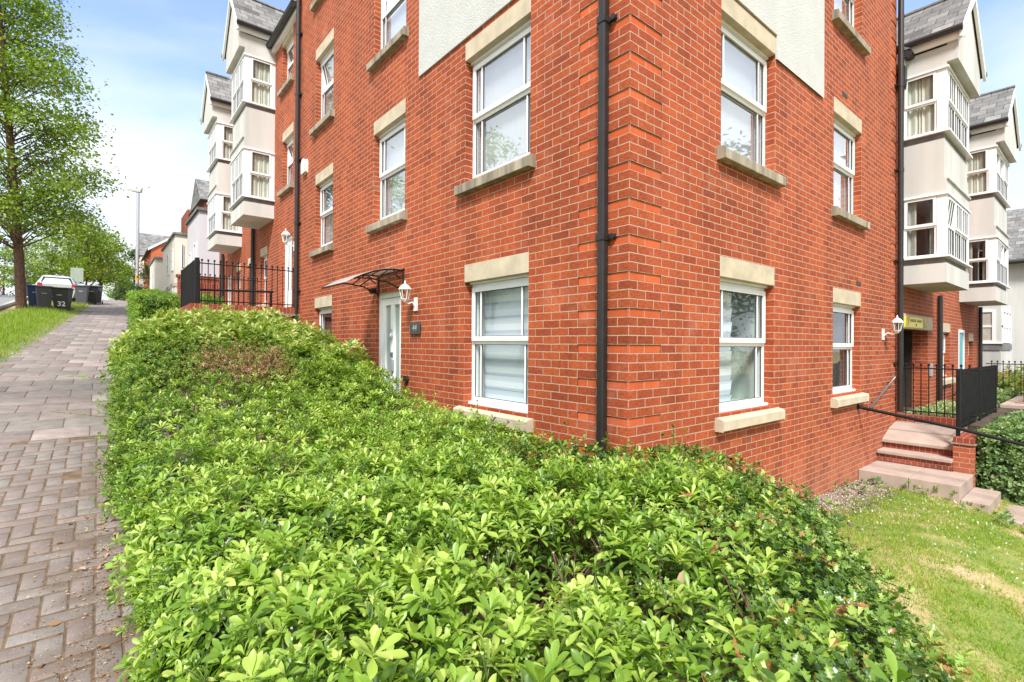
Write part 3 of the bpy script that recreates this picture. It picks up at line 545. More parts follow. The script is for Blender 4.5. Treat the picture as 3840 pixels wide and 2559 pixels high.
# right: neighbouring block with shared entrance
rb = empty('entrance_block', (11.5, 3, -1.2), 'red brick block with covered entrance, teal door and two pale bay towers', 'building')
wR = [(11.03, 12.05, -.66, .33, dict(blind='curtain', glass='glass')), (14.3, 14.95, -.66, .15, dict(blind='curtain', glass='glass'))]
ent = (7.8, 9.95, -1.35, .33)
hr = [hole(*g[:4]) for g in wR]+[(13.0, 13.72, -1.3, .42)]
wb = relief(TR, (7.6, 15.7), (-2, 5.25), hr+[ent]); wb.T = TR
wb.quad((15.7, 0, -2), (15.7, -7, -2), (15.7, -7, 5.25), (15.7, 0, 5.25))
# entrance recess: far side wall, back wall, soffit
wb.quad((9.95, -.17, -1.35), (9.95, -.27, -1.35), (9.95, -.27, .33), (9.95, -.17, .33)); wb.quad((7.8, -.17, -1.35), (7.8, -1.6, -1.35), (7.8, -1.6, .33), (7.8, -.17, .33)); wb.quad((7.8, -.17, .33), (9.95, -.17, .33), (9.95, -1.6, .33), (7.8, -1.6, .33))
wb.build('wall', [M['brick']], rb)
for g in wR: window(TR, rb, *g[:4], **{**dict(lz=.2), **g[4]})
l = MB(TR); l.box(7.64, 10.19, -.1, .03, .325, .60); l.build('lintel', M['stone'], rb, 'long cream lintel over the covered entrance', bevel=.006)
d = MB(TR); d.box(7.8, 9.95, -1.75, -1.7, -1.35, .33); d.box(9.96, 10.6, -1.7, -.28, -1.35, .33); d.build('passage', simple('passage_shade', (.035, .022, .014), .8, var=.3), rb, 'passage behind the entrance opening, its shade painted on dark brown panels')  # near-black panels put the passage's shade into their colour
d = MB(TR); d.box(13.0, 13.72, -.1, -.03, -1.3, .42); ring(d, 13.0, 13.72, -1.3, .42, .07, -.03, .01); do = d.build('door', [M['upvc']], rb)
d = MB(TR); d.box(13.08, 13.64, -.03, -.015, -1.25, .34); d.build('door_leaf', M['teal'], do, 'teal door leaf')
mb_ = MB(TR); mb_.box(10.02, 10.22, 0, .03, -.62, -.36); mb_.build('entry_panel', M['steel'], rb)
eave(TR, rb, 7.6, 15.7, 5.15)
ZR = (1.10, 1.43, 1.56, 0, 0, 2.60, 2.89, 3.56, 3.70, 4.76, 4.86, 5.14, 5.36, 6.42)
bay(TR, rb, 7.8, 9.78, ZR, .655, .80, 'nearer bay tower above the covered entrance', opens=(((0, 0), .12),), curt=('curtain_dark', 'curtain'))
bay(TR, rb, 13.1, 15.2, ZR, .655, .80, 'farther bay tower with two top lights propped wide open', opens=(((0, 1), .95), ((1, 1), .95), ((1, 0), .5), ((2, 0), .2), ('side', 0)) if False else (((0, 1), .95), ((1, 1), .95), ((1, 0), .3), ((2, 0), .6)), curt=('curtain_dark', 'curtain'))
downpipe(TR, rb, 10.72, -1.3, 1.1, .06, .045); downpipe(TR, rb, 15.6, -1.3, 1.1, .06, .045)
hp = MB(TR); hp.prism([(7.62, 4.55), (7.70, 4.55), (7.76, 4.72), (7.76, 4.95), (7.62, 4.95), (7.62, 4.72)], .02, .12, 'd'); hp.build('hopper', M['pipe'], rb)
# yellow sign on the lintel
sg = empty('entrance_sign', (8.55, -.035, .47), 'yellow sign with black hatched ends on the cream lintel over the covered entrance', 'sign')
s = MB(TR); s.box(8.0, 9.55, .032, .045, .355, .545); s.build('board', simple('yellow_sign', (.88, .70, .02), .4, var=.03), sg)
blk = simple('sign_black', (.03, .03, .012), .5)
h = MB(TR)
for k in range(6):
    for s_, ub in ((1, 8.0), (-1, 9.55)):
        a = ub+s_*(.012+k*.042); h.add([TR(*q) for q in ((a, .047, .36), (a+s_*.016, .047, .36), (a+s_*(.016+.06), .047, .54), (a+s_*.06, .047, .54))], [(0, 1, 2, 3)])
h.build('hatching', blk, sg)
b = MB(TR); tx = 8.36
for wd in (.06, .05, .06, .055, .05, .06, .03, .06, .055, .06, .055, .05):   # lettering too small in the photograph to read
    if wd > .03: b.box(tx, tx+wd*.3, .0455, .0475, .46, .515); b.box(tx+wd*.3, tx+wd*.8, .0455, .0475, .505, .515); b.box(tx+wd*.6, tx+wd*.85, .0455, .0475, .46, .49)
    tx += wd+.016
b.build('lettering', blk, sg); text('28', TR, 8.78, .046, .405, .075, blk, sg)
# houses farther off
def block(name, T, label, x0, x1, y0, y1, z0, z1, mat, loc=None):
    e = empty(name, ((x0+x1)/2, (y0+y1)/2, z0), label, 'house'); b = MB(); b.box(x0, x1, y0, y1, z0, z1); b.build('wall', M[mat], e); return e
def pane_set(e, T, lst, d=.0):
    for (u0, u1, z0, z1) in lst:
        f = MB(T); ring(f, u0, u1, z0, z1, .06, d, d+.04); f.box(u0+.06, u1-.06, d, d+.03, (z0+z1)/2-.025, (z0+z1)/2+.025); o = f.build('window', M['upvc'], e)
        p = MB(T); p.box(u0+.06, u1-.06, d, d+.012, z0+.06, z1-.06); p.build('pane', simple('dark_window', (.12, .14, .16), .1), o)
def at(T0, x, y): # shift a facade map
    return (lambda u, d, z: (x-d, u, z)) if T0 is TL else (lambda u, d, z: (u, y-d, z))
lv = block('lavender_house', None, 'pale lavender rendered house beyond the brick block with flat roof edge', -.37, 6, 20, 23.2, .3, 5.05, 'lavender')
c = MB(); c.box(-.45, 6.05, 19.92, 23.28, 5.05, 5.17); c.build('roof_edge', M['slate'], lv); pane_set(lv, at(TL, -.37, 0), [(20.5, 21.1, 2.6, 3.9), (22.0, 22.5, 2.6, 3.7), (20.6, 21.2, 1.2, 2.2)])
pane_set(lv, at(TR, 0, 20), [(-.05, .12, 1.5, 2.2)])
lr = MB(TL); lr.prism([(20, 5.2), (22.8, 5.2), (21.4, 6.4)], -3.5, -.6, 'd'); lr.build('roof', M['slate'], lv)
dh_ = empty('dormer_house', (3, 26, 1.2), 'red brick roof storey with dark metal balcony frames seen above the cream house', 'house')
b = MB(); b.box(.3, 5, 23.4, 26.5, 1, 6.3); b.box(.0, 5, 26.6, 29, 1, 6.5); b.build('wall', M['brick'], dh_)
b = MB(); b.prism([(23.2, 6.3), (26.6, 6.3), (24.9, 7.6)], .1, 5, 'u'); b.build('roof', M['slate'], dh_)
b = MB()
for y in (23.4, 24.2, 25): b.tube([(-.1, y, 4.9), (-.1, y, 5.9)], .025, 5)
b.tube([(-.1, 23.4, 5.9), (-.1, 25, 5.9)], .025, 5); b.tube([(-.1, 23.4, 5.9), (.9, 23.4, 5.9)], .03, 5); b.box(-.2, .4, 23.3, 25.1, 4.8, 4.9)
b.build('balcony', M['black'], dh_)
ch = block('cream_house', None, 'cream rendered house with narrow windows, left of the lavender house', -.74, 5, 24, 29.5, .8, 4.73, 'cream')
c = MB(); c.box(-.82, 5, 23.92, 29.58, 4.73, 4.83); c.build('roof_edge', M['slate'], ch)
pane_set(ch, at(TL, -.74, 0), [(24.6, 25.2, 3.2, 4.2), (26.4, 27, 3.2, 4.2), (24.6, 25.2, 1.7, 2.6), (26.4, 27, 1.7, 2.6)]); pane_set(ch, at(TR, 0, 24), [(-.5, -.42, 3.3, 4.3)])
c = MB(); c.box(-.78, 5, 23.96, 29.5, 2.45, 2.6); c.build('band', M['stone'], ch)
ow = block('white_house', None, 'low white rendered house between the cream house and the orange gable', -1.0, 4, 30.5, 34, 1.5, 4.45, 'cream')
c = MB(); c.box(-1.05, 4, 30.4, 34, 4.45, 4.55); c.build('roof_edge', M['slate'], ow); pane_set(ow, at(TL, -1.0, 0), [(31, 31.6, 2.6, 3.7), (32.5, 33.1, 2.6, 3.7)])
og = empty('orange_brick_house', (2, 40, 3.5), 'orange brick house showing a plain gable wall with white verge board', 'house')
b = MB(); b.add([(x, y, z) for y in (40, 47) for x, z in ((-.56, 3), (4, 3), (4, 8.2), (1.9, 8.2), (-.56, 6.42))], [(0, 1, 2, 3, 4), (5, 6, 7, 8, 9), (0, 4, 9, 5), (1, 6, 7, 2), (2, 7, 8, 3), (3, 8, 9, 4)]); b.build('wall', M['brick_orange'], og)
b = MB(); b.add([(x, y, z) for y in (39.88, 39.98) for x, z in ((-.75, 6.25), (-.75, 6.4), (1.9, 8.35), (1.9, 8.2))], [(0, 1, 2, 3), (4, 5, 6, 7), (0, 4, 5, 1), (1, 5, 6, 2), (2, 6, 7, 3), (3, 7, 4, 0)]); b.build('verge_board', M['upvc'], og)
b = MB(); b.add([(x, y, z) for y in (39.9, 47) for x, z in ((-.8, 6.28), (-.8, 6.36), (1.9, 8.42), (1.9, 8.3))], [(0, 1, 2, 3), (4, 5, 6, 7), (0, 4, 5, 1), (1, 5, 6, 2), (2, 6, 7, 3), (3, 7, 4, 0)]); b.build('roof', M['slate'], og)
gw = empty('grey_roofed_house', (0, 49, 4), 'white house with grey slate roof farthest up the street, behind the lamp post', 'house')
b = MB(); b.box(-.75, 1.6, 48, 55, 3.5, 7.0); b.build('wall', M['cream'], gw)
b = MB(); b.add([(x, y, z) for x in (-.85, 1.7) for y, z in ((47.9, 7.0), (51.5, 9.4), (55, 7.0))], [(0, 1, 2), (3, 4, 5), (0, 1, 4, 3), (1, 2, 5, 4), (0, 2, 5, 3)]); b.build('roof', M['slate'], gw)
pane_set(gw, at(TR, 0, 48), [(-.5, .0, 5.3, 6.4), (.3, .8, 5.3, 6.4)]); pane_set(gw, at(TL, -.75, 0), [(48.6, 49.4, 5.2, 6.4), (50.5, 51.3, 5.2, 6.4)])
# opposite side of the street
opp = empty('street_corner_house', (-12, 50, 3.5), 'white and red brick house at the far left across the road', 'house')
b = MB(); b.box(-13, -9.4, 44, 52, 2.5, 5.0); b.build('wall', M['brick'], opp); b = MB(); b.box(-13.02, -9.38, 43.98, 52, 5.0, 9); b.build('upper_wall', M['cream'], opp); pane_set(opp, at(TR, 0, 43.98), [(-10.6, -9.9, 5.6, 6.6)])
gw_ = MB(); gw_.box(-13, -7.9, 40.2, 40.4, 2.4, 3.6); tag(gw_.build('garden_wall', M['brick']), 'low red brick garden wall across the road at the far left', 'wall')
# white houses at the far right
def white_row(name, x0, x1, y0, label, zs, cols, side):
    e = empty(name, ((x0+x1)/2, y0+3, -1.5), label, 'house'); b = MB(); b.box(x0, x1, y0, y0+6, zs[0], zs[1]); b.build('wall', M['bay'], e)
    T = lambda u, d, z: (x0-d, u, z)
    for (za, zb) in side:
        f = MB(T); ring(f, y0+.12, y0+1.1, za, zb, .07, 0, .04); f.box(y0+.19, y0+1.03, 0, .03, (za+zb)/2-.03, (za+zb)/2+.03); o = f.build('window', M['upvc'], e)
        p = MB(T); p.box(y0+.19, y0+1.03, 0, .012, za+.07, zb-.07); p.build('pane', M['curtain_dark'], o)
        k = MB(T); k.box(y0, y0+1.3, 0, .03, za-.22, za-.03); k.build('band', M['band'], o); k = MB(T); k.box(y0-.05, y0+1.3, 0, .06, za-.03, za); k.build('sill', M['upvc'], o)
        T3 = lambda u, d, z: (u, y0-d, z)
        f = MB(T3)
        for i in range(3): ring(f, x0+.15+i*.6, x0+.72+i*.6, za, zb, .06, 0, .04); f.box(x0+.42+i*.6, x0+.45+i*.6, 0, .03, za, zb); f.box(x0+.15+i*.6, x0+.72+i*.6, 0, .035, (za+zb)/2-.03, (za+zb)/2+.03)
        f.build('window', M['upvc'], e)
        p = MB(T3); p.box(x0+.15, x0+1.95, 0, .01, za+.05, zb-.05); p.build('pane', M['glass_sky'], o); k = MB(T3); k.box(x0, x0+2.1, 0, .03, za-.22, za-.03); k.build('band', M['band'], o)
    return e
e = white_row('white_bay_house', 17.6, 20.5, -.25, 'white rendered bay house next to the last brick block, behind the railings', (-.75, 1.35), 0, [(.12, 1.12)])
b = MB(); b.box(17.62, 20.5, -.2, 5, -2.2, -.75); b.build('base_wall', M['brick'], e)
e = white_row('gabled_white_house', 24.5, 33, -1.9, 'white rendered house with grey tiled roof at the right edge of the picture', (-1.1, 3.3), 0, [(2.0, 3.05), (-.15, .95)])
b = MB(); b.box(24.52, 33, -1.85, 4, -2.6, -1.1); b.build('base_wall', M['brick'], e)
T = lambda u, d, z: (24.5-d, u, z)
b = MB(T); b.add([T(*q) for q in ((-2.3, .35, 3.35), (5, .35, 3.35), (5, -3, 5.9), (-2.3, -3, 5.9), (-2.3, .35, 3.43), (5, .35, 3.43), (5, -3, 6.0), (-2.3, -3, 6.0))], [(0, 1, 2, 3), (4, 7, 6, 5), (0, 4, 5, 1), (1, 5, 6, 2), (2, 6, 7, 3), (3, 7, 4, 0)]); b.build('roof', M['slate'], e)
b = MB(T); b.tube([(-2.4, .4, 3.3), (5, .4, 3.3)], .08, 8); b.build('gutter', M['pipe'], e)
# ------------------------------------------------------------ ground
def lerp(t, a, b): return a+(b-a)*t
def sm(t): t = np.clip(t, 0, 1); return t*t*(3-2*t)
def zst(y):
    y = np.asarray(y, float); z = -1.47+.1065*y
    return np.where(y > 33, 2.045+.1065*(y-33)-.0022*(y-33)**2, z)
def zg(x, y):
    """terrain height"""
    x = np.asarray(x, float); y = np.asarray(y, float); st = zst(np.clip(y, -40, 75))
    lawn = -1.83-.033*np.clip(x, 0, 8)+.03*np.clip(y, -30, 0)+.25*np.clip(y+1.15, -3, 0)
    t = sm((x+2.6)/3.0); front = st*(1-t)+lawn*t
    tn = sm((x+2.2)/1.6); side = st*(1-tn)+np.minimum(st, -1.42)*tn
    k = sm((y-.03)/.5); z = front*(1-k)+side*k
    return z
def drift(y): return .045*np.clip(np.asarray(y, float)-8, 0, 26)
def sheet(name, xs, ys, zf, mat, off=0., kind='structure', dr=False):
    X, Y = np.meshgrid(xs, ys, indexing='ij'); XX = X+(drift(Y) if dr else 0); Z = zf(XX, Y)+off
    V = np.stack([XX, Y, Z], -1).reshape(-1, 3); n, m = X.shape
    i = np.arange(n-1)[:, None]*m+np.arange(m-1)[None]; F = np.stack([i, i+m, i+m+1, i+1], -1).reshape(-1, 4)
    o = npmesh(name, V, F, mat); o['kind'] = kind; return o
ys_f = np.concatenate([np.linspace(-60, -8, 12), np.linspace(-7.5, 12, 79), np.linspace(13, 90, 60)])
def ground_mat():
    m, nt, p, o = new_mat('dry_lawn_soil'); L = nt.links
    g = N(nt, 'ShaderNodeNewGeometry'); n = N(nt, 'ShaderNodeTexNoise'); n.inputs['Scale'].default_value = 1.1; n.inputs['Detail'].default_value = 8; n.inputs['Roughness'].default_value = .62; L.new(g.outputs['Position'], n.inputs[0])
    rp = N(nt, 'ShaderNodeValToRGB'); L.new(n.outputs[0], rp.inputs[0]); e = rp.color_ramp.elements
    for c in range(2): e.new(.5)
    for i, (ps, c) in enumerate(((.30, (.12, .20, .03)), (.44, (.24, .27, .06)), (.53, (.42, .33, .15)), (.66, (.56, .40, .25)))): e[i].position = ps; e[i].color = c+(1,)
    L.new(rp.outputs[0], p.inputs['Base Color']); p.inputs['Roughness'].default_value = .95
    n2 = N(nt, 'ShaderNodeTexNoise'); n2.inputs['Scale'].default_value = 70; n2.inputs['Detail'].default_value = 4; L.new(g.outputs['Position'], n2.inputs[0])
    b = N(nt, 'ShaderNodeBump'); b.inputs['Strength'].default_value = .8; b.inputs['Distance'].default_value = .02; L.new(n2.outputs[0], b.inputs['Height']); L.new(b.outputs[0], p.inputs['Normal'])
    return m
M['ground'] = ground_mat()
xs_g = np.concatenate([np.linspace(-90, -13, 8), np.linspace(-12.5, 8, 83), np.linspace(9, 120, 14)])
sheet('ground', xs_g, ys_f, lambda x, y: zg(x, y)-.03, M['ground'])
sheet('far_ground', np.linspace(-800, 800, 9), np.linspace(-800, 800, 9), lambda x, y: x*0-9.0, M['ground'])
sheet('road', [-12.2, -10, -8, -6.4], ys_f, lambda x, y: zst(y)+0*x, M['asphalt'], .02)
k = MB()
ysk = [float(a) for a in ys_f]
for xa, xb in ((-6.4, -6.25), (-12.35, -12.2)):
    for a, b in zip(ysk, ysk[1:]):
        za, zb = float(zst(a)), float(zst(b)); k.add([(x, y, z+h) for y, z in ((a, za), (b, zb)) for x in (xa, xb) for h in (0, .12)], [(0, 1, 5, 4), (2, 6, 7, 3), (1, 3, 7, 5)])
k.build('kerb', M['kerbstone'])['kind'] = 'structure'
sheet('far_pavement', [-14.5, -12.35], ys_f, lambda x, y: zst(y)+0*x, M['slab'], .1)
# block paving: real blocks with joints
def paver_mat():
    m, nt, p, o = new_mat('block_paving'); L = nt.links
    at_ = N(nt, 'ShaderNodeAttribute'); at_.attribute_name = 'var'; rp = N(nt, 'ShaderNodeValToRGB'); L.new(at_.outputs['Fac'], rp.inputs[0]); e = rp.color_ramp.elements
    for c in range(2): e.new(.5)
    for i, (ps, c) in enumerate(((0, (.165, .142, .125)), (.35, (.215, .172, .158)), (.7, (.20, .185, .168)), (1, (.34, .27, .25)))): e[i].position = ps; e[i].color = c+(1,)
    g = N(nt, 'ShaderNodeNewGeometry'); n = N(nt, 'ShaderNodeTexNoise'); n.inputs['Scale'].default_value = 7; n.inputs['Detail'].default_value = 8; n.inputs['Roughness'].default_value = .7; L.new(g.outputs['Position'], n.inputs[0])
    r = N(nt, 'ShaderNodeMapRange'); r.inputs[1].default_value = .3; r.inputs[2].default_value = .7; r.inputs[3].default_value = .72; r.inputs[4].default_value = 1.25; L.new(n.outputs[0], r.inputs[0])
    s = N(nt, 'ShaderNodeVectorMath', operation='SCALE'); L.new(rp.outputs[0], s.inputs[0]); L.new(r.outputs[0], s.inputs['Scale'])
    n2 = N(nt, 'ShaderNodeTexNoise'); n2.inputs['Scale'].default_value = 130; n2.inputs['Detail'].default_value = 3; L.new(g.outputs['Position'], n2.inputs[0])
    r2 = N(nt, 'ShaderNodeMapRange'); r2.inputs[1].default_value = .64; r2.inputs[2].default_value = .70; r2.inputs[3].default_value = 0; r2.inputs[4].default_value = .5; L.new(n2.outputs[0], r2.inputs[0])
    x = N(nt, 'ShaderNodeMix', data_type='RGBA'); x.inputs[7].default_value = (.55, .52, .47, 1); L.new(r2.outputs[0], x.inputs[0]); L.new(s.outputs[0], x.inputs[6]); sx_ = N(nt, 'ShaderNodeSeparateXYZ'); L.new(g.outputs['Position'], sx_.inputs[0]); dm = N(nt, 'ShaderNodeMapRange'); dm.inputs[1].default_value = -3.95; dm.inputs[2].default_value = -3.2; L.new(sx_.outputs[0], dm.inputs[0])
    dn = N(nt, 'ShaderNodeTexNoise'); dn.inputs['Scale'].default_value = 3.2; dn.inputs['Detail'].default_value = 7; L.new(g.outputs['Position'], dn.inputs[0]); yn = N(nt, 'ShaderNodeMapRange'); yn.inputs[1].default_value = 5.5; yn.inputs[2].default_value = 1.; L.new(sx_.outputs[1], yn.inputs[0])
    dr = N(nt, 'ShaderNodeMapRange'); dr.inputs[1].default_value = .36; dr.inputs[2].default_value = .60; L.new(dn.outputs[0], dr.inputs[0]); d1 = N(nt, 'ShaderNodeMath', operation='MULTIPLY'); L.new(dm.outputs[0], d1.inputs[0]); L.new(dr.outputs[0], d1.inputs[1]); d2 = N(nt, 'ShaderNodeMath', operation='MULTIPLY', use_clamp=True); L.new(d1.outputs[0], d2.inputs[0]); L.new(yn.outputs[0], d2.inputs[1])
    x2 = N(nt, 'ShaderNodeMix', data_type='RGBA'); x2.inputs[7].default_value = (.10, .062, .038, 1); L.new(d2.outputs[0], x2.inputs[0]); L.new(x.outputs[2], x2.inputs[6]); L.new(x2.outputs[2], p.inputs['Base Color'])
    p.inputs['Roughness'].default_value = .85
    b = N(nt, 'ShaderNodeBump'); b.inputs['Strength'].default_value = .5; b.inputs['Distance'].default_value = .004; L.new(n2.outputs[0], b.inputs['Height']); L.new(b.outputs[0], p.inputs['Normal'])
    return m
M['paver'] = paver_mat()
blocks = []
x0p, x1p = -5.0, -2.4
for i in range(-2, 28):
    for j in range(-80, 44):
        kk = (i-j) % 4; x = x0p+i*.105; y = j*.105-.3
        if kk == 0: blocks.append((x, x+.21, y, y+.105, 0))
        elif kk == 3: blocks.append((x, x+.105, y, y+.21, 0))
yy = 44*.105-.3; r_i = 0; sl = []
yb = yy
while yy < 74:
    h = .455
    for q in range(-1, 8):
        x = -5.2+q*.455+(.2275 if r_i % 2 else 0); sl.append((x, x+.455, yy, yy+h, 1))
    yy += h; r_i += 1
blocks += sl
B = np.array([b for b in blocks if (b[3] <= yb+.001 and b[0] > -5.1 and b[1] < -2.3) or b[4]])
g_ = .0055; e_ = .006
x0, x1, y0, y1 = B[:, 0]+g_*.8, B[:, 1]-g_*.8, B[:, 2]+g_*1.35, B[:, 3]-g_*1.35
dz = rng.normal(0, .0014, len(B))
def bl(x, y, h):
    z = zst(y)+h; xx = x+drift(y); return np.stack([xx, y, z], -1)
top = [bl(x0+e_, y0+e_, .0195+dz), bl(x1-e_, y0+e_, .0195+dz), bl(x1-e_, y1-e_, .0195+dz), bl(x0+e_, y1-e_, .0195+dz)]
mid = [bl(x0, y0, .016+dz), bl(x1, y0, .016+dz), bl(x1, y1, .016+dz), bl(x0, y1, .016+dz)]
bot = [bl(x0, y0, -.02), bl(x1, y0, -.02), bl(x1, y1, -.02), bl(x0, y1, -.02)]
V = np.stack(top+mid+bot, 1).reshape(-1, 3); base = np.arange(len(B))[:, None]*12
fl = [(0, 1, 2, 3)]+[(4+i, 4+(i+1) % 4, (i+1) % 4, i) for i in range(4)]+[(8+i, 8+(i+1) % 4, 4+(i+1) % 4, 4+i) for i in range(4)]
F = np.concatenate([base+np.array(f)[None] for f in fl], 0)
o = npmesh('footpath', V, F, M['paver'], attr=np.repeat(rng.random(len(B))*.72+np.where(B[:, 4] > 0, .26, 0), 12)); o['kind'] = 'structure'
sheet('footpath_bed', np.linspace(-5.3, -2.0, 12), ys_f, lambda x, y: zst(y)+0*x, simple('sandy_joint', (.13, .085, .05), .95, var=.4, scale=15), .0165, dr=True)
# ------------------------------------------------------------ steps, landing, low walls
st = empty('garden_steps', (6.2, -.7, -2.0), 'pinkish concrete slab steps rising beside the brick wall with brick risers', 'steps')
def slab(x0, x1, y0, y1, z0, z1, name='slab', mats=None):
    b = MB(); b.box(x0, x1, y0, y1, z0, z1, 0); return b.build(name, mats or M['slab'], st, bevel=.008)
slab(5.6, 6.56, -.61, -.004, -2.3, -1.87); slab(5.6, 6.56, -1.17, -.615, -2.3, -1.87)
slab(5.6, 6.56, -1.46, -1.175, -2.5, -2.05); slab(5.62, 6.6, -1.78, -1.465, -2.6, -2.21); slab(5.64, 6.6, -2.2, -1.785, -2.7, -2.36)
b = MB(); b.box(6.53, 6.9, -.93, -.004, -1.86, -1.745); b.build('riser', M['brick_dark'], st); slab(6.49, 6.9, -.94, -.003, -1.742, -1.69, 'tread')
b = MB(); b.box(6.84, 7.2, -.93, -.004, -1.69, -1.60); b.build('riser', M['brick_dark'], st); b = MB(); b.prism([(6.80, -1.598), (6.80, -1.55), (7.16, -1.425), (7.16, -1.60)], -.93, -.006, 'd'); b.v = [(a, c, z) for a, c, z in b.v]; b.build('tread', M['slab'], st, bevel=.006); b = MB(); b.prism([(7.165, -1.60), (7.165, -1.405), (7.695, -1.325), (7.695, -1.60)], -.93, -.006, 'd'); b.build('landing_slab', M['slab'], st, bevel=.006)
lp = MB(); lp.box(7.0, 12.6, -3.5, -.0, -2.2, -1.61); tag(lp.build('terrace', [M['soil'], M['slab']]), kind='structure')
t2 = MB(); t2.box(7.81, 40, -8, 1.2, -2.3, -1.3); tag(t2.build('terrace_bed', M['soil']), kind='structure')
pv = MB(); pv.box(11.5, 16.0, -1.8, -.9, -1.3, -1.22); tag(pv.build('garden_path', M['slab'], bevel=.01), kind='structure')
lw = MB(); lw.box(7.70, 7.81, -.93, -.002, -1.60, -1.19); tag(lw.build('kerb_wall', M['brick_dark']), 'low brick kerb wall under the railing that leads to the covered entrance', 'wall')
pr = empty('brick_pier', (6.9, -1.05, -2.0), 'small brick pier and low wall with projecting tile course beside the slab steps', 'pier')
b = MB(); b.box(6.6, 7.69, -1.17, -.935, -2.4, -1.455); b.build('shaft', M['brick'], pr); b = MB(); b.box(6.575, 7.69, -1.19, -.915, -1.454, -1.44); b.build('tile_course', M['slab_side'], pr)
b = MB(); b.box(6.6, 7.69, -1.17, -.935, -1.439, -1.365); b.build('coping', M['brick_dark'], pr)
# ------------------------------------------------------------ railings
def railing(label, pts_fn, n, ztop, zbot, posts=(), balls=True, step=.105, name='railing', group='black metal railings with ball tops', rails=(0., 1.), r=.008, sq=True, zt2=None, zb2=None):
    """pts_fn(s) -> (x, y) for distance s; bars n at pitch step"""
    tot = (n+1)*step; zt = lambda s: ztop+((zt2-ztop)*s/tot if zt2 is not None else 0); zb = lambda s: zbot+((zb2-zbot)*s/tot if zb2 is not None else 0)
    p0 = pts_fn(0); e = empty(name, (p0[0], p0[1], zbot), label, 'railing', group)
    for i in range(1, n+1):
        s = i*step; x, y = pts_fn(s); b = MB(); b.tube([(x, y, zb(s)+.0), (x, y, zt(s))], r, 4)
        if balls: b.lathe((x, y, zt(s)), [(.006, -.012), (.017, 0), (.021, .012), (.017, .024), (.005, .034)], 8)
        b.build('baluster', M['black'], e)
    rl = MB(); a = pts_fn(0); c = pts_fn(tot)
    rl.tube([(a[0], a[1], zt(0)-.05), (c[0], c[1], zt(tot)-.05)], .011, 4); rl.tube([(a[0], a[1], zb(0)+.06), (c[0], c[1], zb(tot)+.06)], .011, 4); rl.build('rail', M['black'], e)
    for s, h, w in posts:
        x, y = pts_fn(s); b = MB(); b.box(x-w, x+w, y-w, y+w, zb(s)-h, zt(s)+.0); b.build('post', M['black'], e, bevel=.004)
    return e
railing('ball topped railing on the kerb wall in front of the covered entrance', lambda s: (7.7, -.02-s), 9, -.33, -1.19, posts=())
railing('dense flat topped railing seen edge on, running away from the pier beside the steps', lambda s: (6.82+s, -.96), 33, -.36, -1.28, posts=((0, .1, .024), (1.8, .1, .02), (3.55, .3, .024)), balls=False, r=.014)
railing('ball topped railing farther off, in front of the white bay house', lambda s: (12.8+s, -1.3+.0*s), 34, -.42, -1.2, posts=(), step=.16) if False else None
railing('ball topped railing farther off, in front of the white bay house', lambda s: (14.2, -.35-s), 12, -.38, -1.2, posts=(), step=.105)
railing('short flat topped railing on a brick pier at the right edge of the picture', lambda s: (12.3+s, -1.22), 12, -.36, -1.2, posts=((0, .05, .03), (1.3, .05, .03)), balls=False, r=.014)
b = MB(); b.box(12.1, 13.8, -1.6, -1.12, -1.7, -1.26); b.box(12.05, 13.8, -1.65, -1.08, -1.26, -1.2); tag(b.build('pier_wall', M['brick_dark']), 'brick pier with coping under the short railing at the right edge', 'wall')
railing('ball topped railing standing out from the wall on the brick terrace up the street', lambda s: (-s, 8.75), 17, 1.57, .74, posts=((1.85, .0, .03),))
railing('dense flat topped railing seen edge on at the street corner of the terrace', lambda s: (-1.86, 8.78+s), 20, 1.62, .70, posts=((0, .0, .035), (2.2, .0, .03)), balls=False, r=.016)
railing('lower ball topped railing behind the terrace railing', lambda s: (-1.75+s, 11.6), 15, 1.62, .85, posts=())
hr_ = MB(); hr_.tube([(-1.8, 8.95, 1.02), (-.45, 8.95, 1.07)], .022, 8); hr_.tube([(-.5, 8.95, 1.07), (-.5, 8.95, .72)], .022, 8); tag(hr_.build('handrail', M['black']), 'short thick black handrail behind the terrace railing', 'handrail')
h = empty('handrail', (5.58, 0, -.94), 'long black tubular handrail sloping from the brick wall out past the slab steps', 'handrail', 'black tube handrails at the slab steps')
b = MB(); b.tube([(5.58, -.005, -.925), (5.58, -.1, -.94), (5.58, -1.17, -1.10), (5.58, -1.8, -1.225), (5.6, -2.9, -1.44)], .023, 10); b.build('rail', M['black'], h, smooth=True)
b = MB(); b.tube([(5.58, .0, -.925), (5.58, -.012, -.925)], .045, 12); b.build('wall_plate', M['black'], h)
b = MB(); b.tube([(5.6, -2.6, -1.38), (5.6, -2.6, -2.4)], .022, 8); b.build('post', M['black'], h)
h = empty('handrail', (6.0, 0, -.95), 'short sloping handrail fixed along the brick wall above the slab steps', 'handrail', 'black tube handrails at the slab steps')
b = MB(); b.tube([(5.95, -.055, -.97), (7.32, -.055, -.54)], .016, 8); b.build('rail', simple('worn_rail', (.16, .16, .16), .35, metal=.3), h, smooth=True); b = MB(); b.tube([(6.2, 0, -.9), (6.2, -.055, -.9)], .008, 6); b.tube([(7.1, 0, -.62), (7.1, -.055, -.62)], .008, 6); b.build('bracket', M['black'], h)
h = empty('handrail', (11, 0, -.9), 'thin handrail slanting up to the window beyond the covered entrance', 'handrail')
b = MB(); b.tube([(10.6, -.3, -1.02), (11.4, -.3, -1.0)], .02, 6); b.tube([(10.9, -.3, -1.0), (12.3, -.3, -.5)], .02, 6); b.build('rail', M['black'], h)
